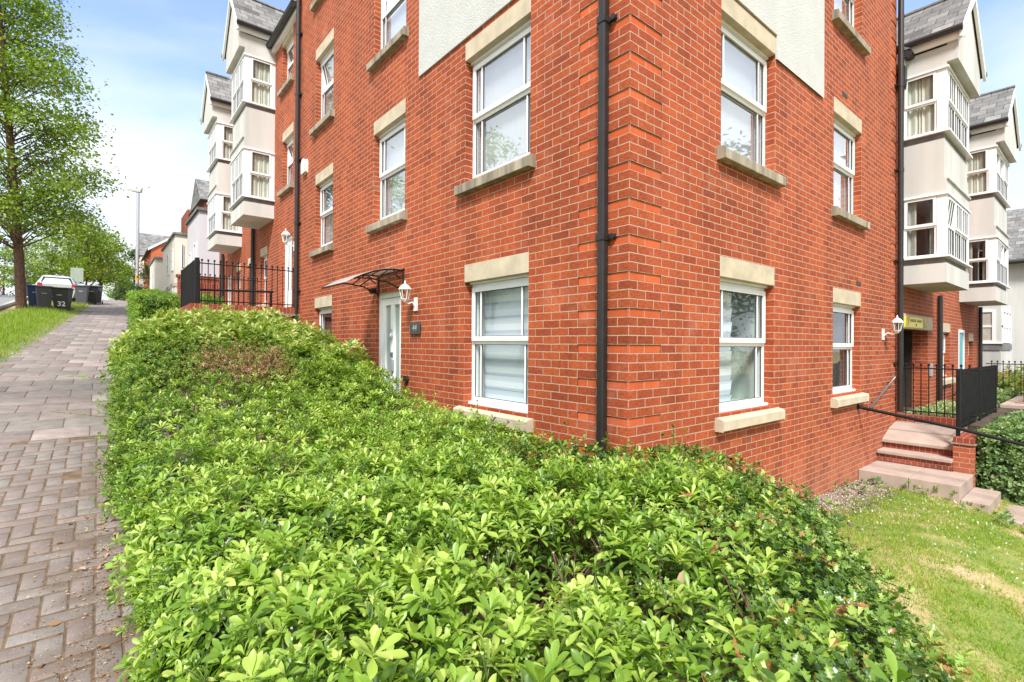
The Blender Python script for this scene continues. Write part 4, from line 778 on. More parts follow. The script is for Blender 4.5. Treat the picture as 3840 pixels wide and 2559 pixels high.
# left terrace
b = MB(); b.box(-1.95, -.002, 8.68, 8.9, -1.5, .56); b.box(-1.95, -1.75, 8.9, 11.1, -1.0, .56); tw = empty('terrace_wall', (-1, 8.8, -1), 'red brick retaining wall with brick coping under the railings up the street', 'wall'); b.build('shaft', M['brick'], tw)
b = MB(); b.box(-1.98, -.002, 8.64, 8.92, .6, .73); b.box(-1.98, -1.72, 8.92, 11.1, .6, .72); b.build('coping', M['brick_dark'], tw); b = MB(); b.box(-2.0, -.002, 8.62, 8.94, .562, .598); b.box(-2.0, -1.7, 8.94, 11.1, .562, .598); b.build('tile_course', M['slab_side'], tw)
b = MB(); b.box(-2.28, -1.96, 8.66, 8.9, -1.4, .44); b.box(-2.3, -1.96, 8.64, 8.92, .44, .56); b.build('end_pier', M['brick_dark'], tw)
tt = MB(); tt.box(-1.75, -.0, 8.92, 19.5, -.8, .66); tag(tt.build('upper_terrace', M['slab']), kind='structure')
gwl = MB(); gwl.box(-1.2, .3, 18.3, 18.5, .4, 2.25); gwl.box(-1.25, .3, 18.27, 18.53, 2.25, 2.34); tag(gwl.build('boundary_wall', M['brick_dark']), 'low red brick garden wall with coping in front of the lavender house', 'wall')
# ------------------------------------------------------------ leaves
def template(st):
    """stations (t, half width, edge lift, midrib lift) -> verts (l,w,h), tris"""
    v = [(st[0][0], 0, st[0][3])]; f = []; prev = None
    for t, w, he, hm in st[1:-1]:
        i = len(v); v += [(t, -w, he), (t, 0, hm), (t, w, he)]
        if prev is None: f += [(0, i+1, i), (0, i+2, i+1)]
        else: p = prev; f += [(p, p+1, i+1), (p, i+1, i), (p+1, p+2, i+2), (p+1, i+2, i+1)]
        prev = i
    v.append((1, 0, st[-1][3])); n = len(v)-1; p = prev; f += [(p, p+1, n), (p+1, p+2, n)]
    return np.array(v, float), np.array(f, int)
T_NEAR = template([(0, 0, 0, 0), (.28, .09, .03, -.01), (.58, .175, .03, -.03), (.80, .18, .0, -.07), (.94, .095, -.06, -.11), (1, 0, 0, -.14)])
T_FAR = template([(0, 0, 0, 0), (.66, .19, .03, -.04), (1, 0, 0, -.1)])
T_HOLLY = template([(0, 0, 0, 0), (.10, .07, .02, 0), (.22, .29, .10, -.01), (.32, .13, 0, -.02), (.46, .34, .12, -.02), (.57, .15, 0, -.03), (.72, .27, .12, -.03), (.82, .08, .0, -.03), (1, 0, 0, .05)])
T_BROAD = template([(0, 0, 0, 0), (.25, .17, .04, -.02), (.6, .22, .03, -.06), (1, 0, 0, -.16)])
T_OVAL = template([(0, 0, 0, 0), (.3, .30, .03, -.03), (.7, .28, .01, -.06), (1, 0, 0, -.12)])
T_BLADE = (np.array([(0, -.03, 0), (0, .03, 0), (1, 0, .12)], float), np.array([(0, 1, 2)]))
def unit(a): return a/np.maximum(np.linalg.norm(a, axis=-1, keepdims=True), 1e-9)
def leaves(T, P, D, Nn, Ln, wk=1.):
    tv, tf = T; D = unit(D); Sd = unit(np.cross(D, Nn)); Nn = np.cross(Sd, D); Ln = np.asarray(Ln).reshape(-1, 1, 1)
    V = P[:, None, :]+Ln*(tv[None, :, 0:1]*D[:, None]+tv[None, :, 1:2]*wk*Sd[:, None]+tv[None, :, 2:3]*Nn[:, None])
    F = tf[None]+(np.arange(len(P))*len(tv))[:, None, None]
    return V.reshape(-1, 3), F.reshape(-1, 3)
def foliage(name, parts, mat, parent=None):
    """parts: list of (V, F, var per vertex)"""
    Vs, Fs, As, b = [], [], [], 0
    for V, F, A in parts: Vs.append(V); Fs.append(F+b); As.append(A); b += len(V)
    return npmesh(name, np.concatenate(Vs), np.concatenate(Fs), mat, parent, np.clip(np.concatenate(As), 0, 1))
def lv_set(T, P, D, Nn, Ln, var, wk=1.):
    V, F = leaves(T, P, D, Nn, Ln, wk); return V, F, np.repeat(np.asarray(var, float), len(T[0]))
def rnd(n, s=1.): return rng.normal(0, s, (n, 3))
def rosettes(T, P, A, k, L, tilt=(.25, 1.1), var0=None, vs=.12, wk=1., dl=.2):
    """k leaves fanned round axis A at each P"""
    n = len(P); A = unit(A); h = np.where(np.abs(A[:, 2:3]) < .9, np.array([[0, 0, 1.]]), np.array([[1., 0, 0]])); X = unit(np.cross(A, h)); Y = np.cross(A, X)
    ph = (np.arange(k)[None]*2.39996+rng.random((n, 1))*6.28+rng.normal(0, .15, (n, k))); el = tilt[0]+(tilt[1]-tilt[0])*(np.arange(k)[None]/max(k-1, 1))+rng.normal(0, .12, (n, k))
    D = (np.cos(ph)[..., None]*X[:, None]+np.sin(ph)[..., None]*Y[:, None])*np.cos(el)[..., None]+A[:, None]*np.sin(el)[..., None]
    Nn = A[:, None]*np.cos(el)[..., None]-(np.cos(ph)[..., None]*X[:, None]+np.sin(ph)[..., None]*Y[:, None])*np.sin(el)[..., None]+rng.normal(0, .12, (n, k, 3))
    PP = P[:, None]+A[:, None]*(np.arange(k)[None]/k*.02)[..., None]; LL = np.asarray(L).reshape(-1, 1)*rng.uniform(1-dl, 1+dl, (n, k))*(1-.25*np.arange(k)[None]/k)
    var = np.asarray(var0).reshape(-1, 1)+rng.normal(0, vs, (n, k))+.10*np.arange(k)[None]/k
    return lv_set(T, PP.reshape(-1, 3), D.reshape(-1, 3), Nn.reshape(-1, 3), LL.ravel(), var.ravel(), wk)
def wob(x, y, s=1.): return (np.sin(x*3.1*s+1.3)*np.cos(y*2.7*s+.4)+np.sin(x*6.3*s+y*5.1*s)*.6+np.cos(y*9.7*s-x*4.3*s)*.35)/1.9
# ------------------------------------------------------------ the big mixed hedge
POLY = np.array([(-3.08, -3.0), (-1.95, -3.0), (-1.62, -2.5), (-1.08, -2.1), (-.45, -1.74), (.06, -1.36), (.36, -.78), (.28, -.2), (-.12, -.14), (-.38, .35), (-.38, 8.45), (-2.4, 8.35), (-2.95, 6.9), (-3.12, 5.2), (-3.16, 2.2), (-3.08, .2)])
def poly_d(P, poly):
    x, y = P[:, 0], P[:, 1]; ins = np.zeros(len(P), bool); dm = np.full(len(P), 1e9); nx = np.zeros(len(P)); ny = np.zeros(len(P)); n = len(poly)
    for i in range(n):
        a, b = poly[i], poly[(i+1) % n]
        c = ((a[1] > y) != (b[1] > y)) & (x < (b[0]-a[0])*(y-a[1])/(b[1]-a[1]+1e-12)+a[0]); ins ^= c
        e = b-a; t = np.clip(((x-a[0])*e[0]+(y-a[1])*e[1])/(e@e), 0, 1); qx, qy = a[0]+t*e[0], a[1]+t*e[1]; d = np.hypot(x-qx, y-qy); m = d < dm
        dm = np.where(m, d, dm); ee = np.array([e[1], -e[0]])/np.hypot(*e); nx = np.where(m, ee[0], nx); ny = np.where(m, ee[1], ny)
    return ins, dm, nx, ny
def ztop(x, y): return np.interp(y, [-3, 1.0, 2.2, 3.0, 4.0, 5.5, 7.2, 8.4], [-.79, -.76, -.70, -.50, -.22, .04, .30, .46])
def hedge_surface(den, ymin=-3, ymax=8.6):
    """points and normals spread over the clipped top and sides"""
    n = int((3.9*(ymax-ymin))*den); P = np.stack([rng.uniform(-3.25, .5, n), rng.uniform(ymin, ymax, n)], 1); ins, d, nx, ny = poly_d(P, POLY); P, d, nx, ny = P[ins], d[ins], nx[ins], ny[ins]
    R = np.where(((P[:, 1] < .3) & (P[:, 0] > -2.0)) | (P[:, 1] > 4.5), .55, .28); q = np.clip(1-d/R, 0, 1); drop = R*(1-np.sqrt(np.maximum(1-q*q, 0)))*np.where(R > .5, .75, .8)
    z = ztop(P[:, 0], P[:, 1])-drop+.06*wob(P[:, 0], P[:, 1])+.05*wob(P[:, 0]*2.4+2, P[:, 1]*2.2); N1 = np.stack([nx*q, ny*q, np.sqrt(1-q*q*.9)+.05], 1)
    S = [np.column_stack([P, z, np.zeros(len(P))])]; NN = [N1]
    for i in range(len(POLY)):
        a, b = POLY[i], POLY[(i+1) % len(POLY)]; e = b-a; ln = np.hypot(*e)
        if max(a[1], b[1]) < ymin-.3 or min(a[1], b[1]) > ymax+.1 or (a[1] == b[1] == -3.0) : continue
        m = int(ln*1.25*den); t = rng.random(m); x, y = a[0]+t*e[0], a[1]+t*e[1]; nrm = np.array([e[1], -e[0]])/ln
        zt = ztop(x, y)-.28; zb_ = zg(x, y); f = rng.random(m)**.9; zz = zt-(zt-zb_)*f; bul = .07*np.sin(np.clip(f*3.1, 0, 3.1))-.10*f+.05*wob(x+y, zz*1.4)
        S.append(np.column_stack([x+nrm[0]*bul, y+nrm[1]*bul, zz, f])); NN.append(np.column_stack([np.full(m, nrm[0]), np.full(m, nrm[1]), np.full(m, .35)]))
    S = np.concatenate(S); NN = unit(np.concatenate(NN)); k = (S[:, 1] >= ymin) & (S[:, 1] < ymax); return S[k], NN[k]
HOLES = [(-2.12, -1.12, .21), (-1.96, -1.34, .18), (-1.82, -1.12, .17), (-2.06, -1.66, .12), (-2.48, -1.38, .08), (-1.75, -1.75, .12), (-1.35, -.75, .09), (-2.78, .25, .10), (-1.45, -1.5, .10), (-2.6, -.5, .06), (-1.9, -.3, .07), (-1.2, -1.45, .10), (-2.85, -.95, .07)]
def species(S):
    x, y, z = S[:, 0], S[:, 1], S[:, 2]; w = wob(x, y, 1.4)*.28+rng.normal(0, .10, len(S)); ins, d, _, _ = poly_d(S[:, :2], POLY); d = np.where(ins, d, 0)
    sp = np.zeros(len(S), int)
    hol = ((y < .5) & (x > -2.35) & (d+w*1.3 < .62) & (x+y*-.2 > -1.9)) | ((y < 1.0) & (x > -1.6) & (w > .17)); sp[hol] = 1
    sp[(y+w*2.2 > 6.0+np.where(x > -1.3, -1.6, 0)-.0)] = 2
    sp[((y+w > 3.3) & (y+w < 5.6) & (x+w < -1.25) & (sp != 2)) | ((x < -2.9) & (y > 1.8) & (y < 5.2) & (w > -.1))] = 3
    return sp
hed = {0: empty('choisya_hedge', (-1.9, 0, -1.6), 'large bright green clipped hedge of fanned glossy leaves filling the foreground', 'hedge'),
       1: empty('holly_bush', (-.4, -1.3, -1.8), 'dark glossy spiny holly along the lawn side of the big hedge', 'bush'),
       2: empty('laurel_bush', (-1.5, 7.2, -.8), 'pale olive long leaved shrub at the far end of the big hedge', 'bush'),
       3: empty('small_leaved_bush', (-2.4, 4.3, -1.0), 'fine small leaved bush with a brown dead patch on top, beside the block paved path', 'bush')}
parts = {0: [], 1: [], 2: [], 3: []}; dead = []
for (ya, yb_, den, lay) in ((-3, .6, 500, 3), (.6, 4.2, 300, 3), (4.2, 8.6, 120, 3)):
    for q in range(lay):
        S_, Nn = hedge_surface(den*(1, .8, .5)[q], ya, yb_); n = len(S_); dep = (.0, .07, .17)[q]; 
        P = S_[:, :3]-Nn*(dep+np.abs(rng.normal(0, .03, n)))[:, None]
        if q == 0: P += Nn*(np.abs(rng.normal(0, .022, n))+(rng.random(n) < .09)*rng.uniform(0, .12, n))[:, None]
        keep = np.ones(n, bool)
        for hx, hy, hr in HOLES:
            dd = np.hypot(P[:, 0]-hx, P[:, 1]-hy); keep &= (dd > hr*(1-.1*q)*rng.uniform(.5, 1.2, n))
        keep &= ~((S_[:, 3] > .55) & (rng.random(n) < .35)); gp = wob(P[:, 0]*3.7+.7, P[:, 1]*3.4+1.9)+.5*wob(P[:, 0]*8, P[:, 1]*7.3); keep &= rng.random(n) < np.clip(1.35+gp*1.1, .12 if q else .3, 1)
        P, Nn, S2 = P[keep], Nn[keep], S_[keep]; sp = species(S2)
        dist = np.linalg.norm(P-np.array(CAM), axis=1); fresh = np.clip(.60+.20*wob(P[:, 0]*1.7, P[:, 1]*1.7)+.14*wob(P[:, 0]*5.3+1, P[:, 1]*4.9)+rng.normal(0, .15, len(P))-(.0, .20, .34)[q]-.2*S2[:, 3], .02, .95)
        ax = Nn*.75+np.array([[0, 0, .55]])+rng.normal(0, .33, P.shape)
        near = dist < 2.9
        pm = wob(P[:, 0]*2.1+5, P[:, 1]*2.3+3)+rng.normal(0, .12, len(P)); scr = (sp == 0) & (pm < -.52); olv = (sp == 0) & (pm > .66)
        if scr.any(): parts[0].append(rosettes(T_OVAL, P[scr]+Nn[scr]*.01, ax[scr], 9, .024, tilt=(0, 1.1), var0=fresh[scr]-.12, vs=.2)); parts[0].append(rosettes(T_FAR, P[scr]+rnd(scr.sum(), .02), ax[scr]+rnd(scr.sum(), .2), 5, .03, tilt=(.3, 1.3), var0=fresh[scr]+.1, vs=.2, wk=.45))
        fresh = np.where(olv, fresh-.28, fresh); sp0 = np.where(scr, 9, sp)
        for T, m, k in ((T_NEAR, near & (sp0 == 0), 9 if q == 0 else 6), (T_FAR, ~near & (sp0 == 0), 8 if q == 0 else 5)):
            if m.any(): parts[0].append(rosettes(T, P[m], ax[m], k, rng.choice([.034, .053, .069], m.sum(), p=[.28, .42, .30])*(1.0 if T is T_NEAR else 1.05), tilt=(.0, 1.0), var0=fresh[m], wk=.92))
        m = sp == 1
        if m.any(): parts[1].append(rosettes(T_HOLLY, P[m], ax[m], 5, .040, tilt=(-.1, .9), var0=fresh[m]-.05, vs=.16, dl=.3))
        m = sp == 2
        if m.any(): parts[2].append(rosettes(T_BROAD, P[m]+Nn[m]*(rng.random((m.sum(), 1))**2*.16), ax[m], 6, .125, tilt=(.1, 1.0), var0=fresh[m]+.05, vs=.2, wk=.85, dl=.3))
        m = sp == 3
        if m.any():
            c = np.hypot((P[:, 0]+1.95)/.62, (P[:, 1]-4.15)/.75)+wob(P[:, 0]*2, P[:, 1]*2)*.35; dm = m & (c < .9) & (S2[:, 3] < .1); gm = m & (~dm | (rng.random(len(P)) < .35))
            for _ in range(2):
                parts[3].append(rosettes(T_OVAL, P[gm]+rnd(gm.sum(), .03), ax[gm], 6, .026, tilt=(0, 1), var0=fresh[gm]-.05, vs=.2))
                if dm.any(): dead.append(rosettes(T_FAR, P[dm]+rnd(dm.sum(), .03), ax[dm], 7, .03, tilt=(0, 1.2), var0=rng.random(dm.sum()), vs=.2))
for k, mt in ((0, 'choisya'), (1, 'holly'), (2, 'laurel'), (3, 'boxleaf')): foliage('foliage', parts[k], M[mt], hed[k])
foliage('dead_foliage', dead, M['deadleaf'], hed[3])['label'] = 'brown dead patch of foliage'
# long shoots, dead leaves, twigs
def shoots(parent, n, xr, yr, mat='twig', L=(.35, .7), r=.004, into=.30):
    b = MB()
    for _ in range(n):
        x, y = rng.uniform(*xr), rng.uniform(*yr); ins, d, _, _ = poly_d(np.array([[x, y]]), POLY)
        if not ins[0] or d[0] < .5: continue
        zt = float(ztop(x, y))-.03-into*rng.random()*.4; p = np.array([x, y, zt]); a = rng.uniform(0, 6.28); s = rng.uniform(*L)
        d1 = np.array([math.cos(a)*.5, math.sin(a)*.5, -.75])*s
        b.tube([tuple(p+d1), tuple(p+d1*.55+rng.normal(0, .02, 3)), tuple(p+d1*.2+rng.normal(0, .02, 3)), tuple(p)], r*2, 5, r2=r*.6, cap=False)
        for q in range(2):
            m = p+d1*rng.uniform(.2, .6); b.tube([tuple(m), tuple(m+rng.normal(0, .07, 3)+np.array([0, 0, .06]))], r*.8, 4, r2=r*.4, cap=False)
    return b.build('stems', M[mat], parent)
def trunks(mb, n, xr, yr, zt=-.15):
    for _ in range(n):
        x, y = rng.uniform(*xr), rng.uniform(*yr); ins, d, _, _ = poly_d(np.array([[x, y]]), POLY)
        if not ins[0] or d[0] < .42: continue
        z0 = float(zg(np.array([x]), np.array([y]))[0])-.02
        for _ in range(5):
            a = rng.uniform(0, 6.28); s = rng.uniform(.15, .35); z1 = float(ztop(x, y))+zt; k = (x+math.cos(a)*s, y+math.sin(a)*s, z1)
            mb.tube([(x, y, z0), (x+math.cos(a)*s*.3, y+math.sin(a)*s*.3, lerp(.5, z0, z1)), k], .012, 5, r2=.004, cap=False)
s0 = shoots(hed[0], 900, (-3.1, .3), (-2.4, 1.5)); 
for _q in range(40):
    b = MB(); trunks(b, 1, (-2.8, -.8), (-2.2, 6), -.3)
    if b.v: b.build('stem', M['bark'], hed[0])
b = MB(); trunks(b, 22, (-1.5, -.1), (-1.9, .2), -.35); b.build('stems', M['twig'], hed[1])
b = MB(); trunks(b, 25, (-2.9, -.6), (5.5, 8.2)); b.build('stems', M['twig'], hed[2])
b = MB(); trunks(b, 20, (-2.9, -1.5), (3.4, 5.4)); b.build('stems', M['twig'], hed[3])
# brown leaves caught in the hedge
n = 45; S_, Nn = hedge_surface(30, -2.6, 3); ix = rng.choice(len(S_), n, replace=False)
foliage('fallen_leaves', [lv_set(T_BROAD, S_[ix, :3]+np.array([0, 0, .01]), rnd(n), Nn[ix]+rnd(n, .3), rng.uniform(.04, .075, n), rng.random(n), 1.1)], M['deadleaf'], hed[0])
# pale budded flower stalks of the choisya
S_, Nn = hedge_surface(26, -2.6, 3.0); m = species(S_) == 0; P = S_[m, :3]; A = Nn[m]*.5+np.array([0, 0, .8]); nb = len(P)
bp = np.repeat(P, 9, 0)+np.repeat(A, 9, 0)*rng.uniform(.02, .075, (nb*9, 1))+rnd(nb*9, .015)
foliage('flower_buds', [lv_set(T_OVAL, bp, rnd(nb*9)+[0, 0, .6], rnd(nb*9), np.full(nb*9, .008), rng.uniform(.4, .9, nb*9), 1.2), lv_set(T_FAR, np.repeat(P, 4, 0), np.repeat(A, 4, 0)+rnd(nb*4, .25), rnd(nb*4), rng.uniform(.05, .08, nb*4), rng.uniform(.5, .8, nb*4), .12)], M['cream_leaf'], hed[0])
# the reaching side shoots over the path
def spray(parent, pts, T, L, k, mat, var):
    b = MB(); b.tube(pts, .004, 5, r2=.002); b.build('shoot', M['twig'], parent); P = []; D = []; pts = [np.array(p) for p in pts]
    for a, c in zip(pts, pts[1:]):
        for q in range(k): P.append(a+(c-a)*q/k); D.append(unit(c-a))
    P = np.array(P); D = np.array(D); sd = np.where(np.arange(len(P))[:, None] % 2 == 0, 1, -1)*unit(np.cross(D, [[0, 0, 1.]]))
    return lv_set(T, P, D*.5+sd+rnd(len(P), .15), np.array([[0, 0, 1.]])+rnd(len(P), .2), np.full(len(P), L), np.full(len(P), var)+rng.normal(0, .1, len(P)))
foliage('foliage', [spray(hed[3], [(-3.2, 3.5, -.72), (-3.42, 3.55, -.68), (-3.64, 3.62, -.64)], T_OVAL, .035, 9, 'boxleaf', .6)], M['boxleaf'], hed[3])
foliage('foliage', [spray(hed[0], [(-3.15, 5.0, -.5), (-3.4, 5.1, -.42), (-3.55, 5.15, -.40)], T_BROAD, .12, 3, 'choisya', .55)], M['choisya'], hed[0])
sp_ = empty('holly_sprig', (.13, -.33, -1.0), 'single holly shoot sticking up in front of the brick corner', 'plant', 'upright shoots above the hedge')
def sprig(e, x, y, z0, z1, T, mat, L):
    b = MB(); b.tube([(x, y, z0-.3), (x+.01, y, (z0+z1)/2), (x, y, z1)], .006, 5, r2=.003); b.build('stem', M['twig'], e)
    P = np.array([(x, y, z0+(z1-z0)*t) for t in np.linspace(.2, 1, 5)]); foliage('foliage', [rosettes(T, P, np.tile([0, 0, 1.], (5, 1)), 4, L, var0=np.linspace(.3, .9, 5))], M[mat], e)
sprig(sp_, .13, -.33, -.95, -.66, T_HOLLY, 'holly', .05)
e = empty('flower_shoot', (-.55, 1.3, -.9), 'thin budded shoot standing up in front of the ground floor window sill', 'plant', 'upright shoots above the hedge'); sprig(e, -.55, 1.33, -.82, -.56, T_OVAL, 'boxleaf', .03)
# ------------------------------------------------------------ clipped hedges elsewhere
def box_hedge(name, label, x0, x1, y0, y1, zt0, zt1, zb, den, T, L, mat, rad=.12, k=5, jit=.03, wk=1.):
    e = empty(name, ((x0+x1)/2, (y0+y1)/2, zb), label, 'hedge'); P, Nn = [], []
    def zt(y): return zt0+(zt1-zt0)*(y-y0)/(y1-y0)
    for lay in range(3):
        n = int((x1-x0)*(y1-y0)*den); x, y = rng.uniform(x0, x1, n), rng.uniform(y0, y1, n); dx = np.minimum(x-x0, x1-x); dy = np.minimum(y-y0, y1-y); q = np.clip(1-np.minimum(dx, dy)/rad, 0, 1)
        P.append(np.column_stack([x, y, zt(y)-rad*(1-np.sqrt(1-q*q))+.03*wob(x*2, y*2)-lay*.06])); Nn.append(np.tile([0, 0, 1.], (n, 1)))
        for (ax, val, s) in ((0, x0, -1), (0, x1, 1), (1, y0, -1), (1, y1, 1)):
            ln = (y1-y0) if ax == 0 else (x1-x0); n = int(ln*abs(zt0-zb)*den); t = rng.uniform(0, 1, n); yy_ = y0+t*(y1-y0) if ax == 0 else np.full(n, val); xx_ = np.full(n, val) if ax == 0 else x0+t*(x1-x0)
            h = rng.random(n); z = zb+(zt(yy_)-.05-zb)*h; off = s*(.03*wob(t*6, z*4)-lay*.06-.05*(1-h)); 
            P.append(np.column_stack([xx_+(off if ax == 0 else 0), yy_+(off if ax == 1 else 0), z])); Nn.append(np.tile([s, 0, .5] if ax == 0 else [0, s, .5], (n, 1)))
    P, Nn = np.concatenate(P)+rnd(sum(map(len, P)), jit), np.concatenate(Nn).astype(float)
    foliage('foliage', [rosettes(T, P, Nn+rng.normal(0, .4, P.shape)+[0, 0, .3], k, L, tilt=(-.1, 1.), var0=.45+.2*wob(P[:, 0]*3, P[:, 1]*3+P[:, 2])+rng.normal(0, .15, len(P)), wk=wk, dl=.3)], M[mat], e)
    b = MB()
    for _ in range(30):
        x, y = rng.uniform(x0+.1, x1-.1), rng.uniform(y0+.1, y1-.1); b.tube([(x, y, zb-.1), (x+rng.normal(0, .1), y+rng.normal(0, .1), zt(y)-.1)], .01, 5, r2=.004, cap=False)
    b.build('stems', M['twig'], e)
    return e
box_hedge('clipped_hedge', 'rounded bright green clipped hedge beside the path below the black railing up the street', -2.66, -1.9, 11.3, 15.0, 1.12, 1.4, .1, 380, T_FAR, .055, 'hedgeleaf', rad=.5)
box_hedge('clipped_hedge', 'pale leaved clipped hedge right of the brick pier at the slab steps', 6.72, 9.6, -3.6, -1.22, -1.22, -1.22, -2.7, 330, T_BROAD, .062, 'cream_leaf', rad=.2, wk=1.3)
box_hedge('planter_hedge', 'green planting behind the terrace railing up the street', -1.6, -.9, 11.9, 14.5, 1.15, 1.2, .66, 220, T_FAR, .055, 'hedgeleaf', rad=.15)
def cover(name, label, x0, x1, y0, y1, zf, den, T, L, mat, k=5, v=.5, h=.06, hole_=None):
    n = int((x1-x0)*(y1-y0)*den); x, y = rng.uniform(x0, x1, n), rng.uniform(y0, y1, n); P = np.column_stack([x, y, zf(x, y)+rng.random(n)*h])
    o = foliage(name, [rosettes(T, P, np.tile([0, 0, 1.], (n, 1))+rng.normal(0, .3, P.shape), k, L, tilt=(0, 1.1), var0=v+rng.normal(0, .2, n))], M[mat]); tag(o, label, kind='stuff'); return o
cover('ground_cover', 'pale variegated ground cover in front of the covered entrance', 7.84, 11.0, -.95, -.05, lambda x, y: x*0-1.28, 260, T_OVAL, .05, 'cream_leaf', v=.8, h=.1)
cover('garden_plants', 'mixed green planting behind the far railings', 11.8, 16.5, -.85, -.1, lambda x, y: x*0-1.3, 160, T_BROAD, .09, 'cream_leaf', v=.55, h=.25)
e = empty('garden_shrub', (14.9, -.75, -1.3), 'small yellow green leafy shrub behind the edge on railing', 'shrub')
P = np.array([14.9, -.75, -.95])+rnd(160, 1)*[.28, .2, .16]; foliage('foliage', [rosettes(T_BROAD, P, rnd(160, .4)+[0, 0, 1.], 5, .13, var0=rng.uniform(.5, 1, 160))], M['laurel'], e)
# weeds against the slabs
n = 46; wx = np.concatenate([rng.uniform(5.2, 5.58, 20), rng.uniform(4.2, 5.5, 14), rng.uniform(5.3, 5.58, 12)]); wy = np.concatenate([rng.uniform(-2.0, -1.1, 20), rng.uniform(-.35, -.08, 14), rng.uniform(-1.0, -.1, 12)])
P = np.column_stack([wx, wy, zg(wx, wy)+rng.uniform(.0, .1, n)]); tag(foliage('weeds', [rosettes(T_BROAD, P, rnd(n, .3)+[0, 0, 1.], 7, .06, var0=rng.uniform(.2, .6, n))], M['cream_leaf']), 'low weeds along the slab steps and the foot of the brick wall', kind='stuff')
# ------------------------------------------------------------ grass, daisies, gravel, litter
def patchy(x, y): return wob(x*.9, y*.9)*.32+wob(x*2.3+4, y*1.9)*.3+wob(y*5.1+2, x*4.7)*.25
def blades(name, label, xr, yr, n, hf, L0, mask=None, v0=.45, zf=zg, lean=.5):
    x, y = rng.uniform(*xr, n), rng.uniform(*yr, n)
    if mask is not None: k = mask(x, y); x, y = x[k], y[k]
    n = len(x); pt = patchy(x, y); L_ = L0*rng.uniform(.5, 1.3, n)*hf(x, y, pt); D = rng.normal(0, lean, (n, 3)); D[:, 2] = 1
    o = foliage(name, [lv_set(T_BLADE, np.column_stack([x, y, zf(x, y)-.03]), D, rnd(n), L_, v0-pt*.55+rng.normal(0, .14, n), np.where(L0 < .08, 2.0, 1.6))], M['grass']); tag(o, label, kind='stuff'); return o
inl = lambda x, y: (~poly_d(np.column_stack([x, y]), POLY-np.array([.1, 0]))[0]) & ~((x > 5.58) & (y > -1.47)) & (y < -.30+.12*wob(x*.9, 3))
def thin(x, y): return inl(x, y) & (rng.random(len(x)) < np.clip(1.15-np.clip(patchy(x, y)+.55*sm((x-.8)/2.0)*sm((-y-1.15)/.9), 0, 1)*1.5, .12, 1))
blades('lawn_grass', 'short patchy lawn grass with dry straw coloured areas', (-.9, 6.7), (-3.4, -.02), 150000, lambda x, y, p: np.clip(1.0-p*.7, .45, 1.6), .042, thin, .42, lean=.7)
blades('lawn_grass_far', 'short lawn grass beyond the slab steps', (5.0, 9), (-6, -3.4), 12000, lambda x, y, p: 1+0*x, .06, lambda x, y: (x > 2), .4)
n = 300; x = np.concatenate([rng.uniform(2.6, 5.5, n//2), rng.normal(4.3, .6, n-n//2)]); y = np.concatenate([rng.uniform(-2.4, -.4, n//2), rng.normal(-1.1, .35, n-n//2)]); k = inl(x, y) & (wob(x*2, y*2) > -.35); x, y = x[k], y[k]; n = len(x)
V = []; F = []
P = np.column_stack([x, y, zg(x, y)+.012+rng.random(n)*.012]); pa = rosettes(T_OVAL, P, rnd(n, .2)+[0, 0, 1.], 6, .0085, tilt=(-.05, .15), var0=np.full(n, .5), wk=1.4)
tag(npmesh('daisies', pa[0], pa[1], M['petal']), 'scattered small white daisies in the lawn', kind='stuff')
def gravel(name, label, n, xf, yf, zf, sz, mats):
    x, y = xf(n), yf(n); s = rng.uniform(sz[0], sz[1], n); oc = np.array([(1, 0, 0), (-1, 0, 0), (0, 1, 0), (0, -1, 0), (0, 0, .7), (0, 0, -.7)], float); tf = np.array([(0, 2, 4), (2, 1, 4), (1, 3, 4), (3, 0, 4), (2, 0, 5), (1, 2, 5), (3, 1, 5), (0, 3, 5)])
    a = rng.uniform(0, 6.28, n); V = oc[None]*s[:, None, None]*rng.uniform(.6, 1.3, (n, 6, 1)); c, s_ = np.cos(a)[:, None], np.sin(a)[:, None]
    X = V[..., 0]*c-V[..., 1]*s_; Y = V[..., 0]*s_+V[..., 1]*c; V = np.stack([X+x[:, None], Y+y[:, None], V[..., 2]+zf(x, y)[:, None]], -1).reshape(-1, 3)
    F = (tf[None]+(np.arange(n)*6)[:, None, None]).reshape(-1, 3); o = npmesh(name, V, F, mats, attr=np.repeat(rng.random(n), 6)); tag(o, label, kind='stuff')
M['pebble'] = leaf_mat('pebble', [(0, (.06, .04, .03)), (.4, (.17, .12, .085)), (.8, (.33, .26, .20)), (1, (.6, .56, .48))], .8, 0., .3)
gravel('gravel', 'brown and white gravel along the foot of the brick wall', 16000, lambda n: rng.uniform(2.2, 5.6, n), lambda n: -np.abs(rng.normal(0, .22, n))-.005, lambda x, y: zg(x, y)-.022, (.008, .02), M['pebble'])
gravel('landing_gravel', 'gravel strip between the landing slab and the kerb wall', 700, lambda n: rng.uniform(7.62, 7.69, n), lambda n: rng.uniform(-.93, -.02, n), lambda x, y: x*0-1.335, (.006, .014), M['pebble'])
n = 7000; x = -3.12-np.abs(rng.normal(0, .21, n)); y = rng.uniform(-2.8, 3.5, n); k = (rng.random(n) < np.clip(1.1-(y+.5)*.28, .05, 1)) & (wob(x*5, y*3) > -.5); x, y = x[k], y[k]; n = len(x)
tag(foliage('leaf_litter', [lv_set(T_BROAD, np.column_stack([x, y, zst(y)+.026+rng.random(n)*.01]), rnd(n)*[1, 1, .15], rnd(n, .35)+[0, 0, 1.], rng.choice([.009, .015, .045], n, p=[.68, .30, .02]), rng.random(n), 1.3)], M['deadleaf']), 'brown leaf litter and twigs on the paving at the foot of the big hedge', kind='stuff')
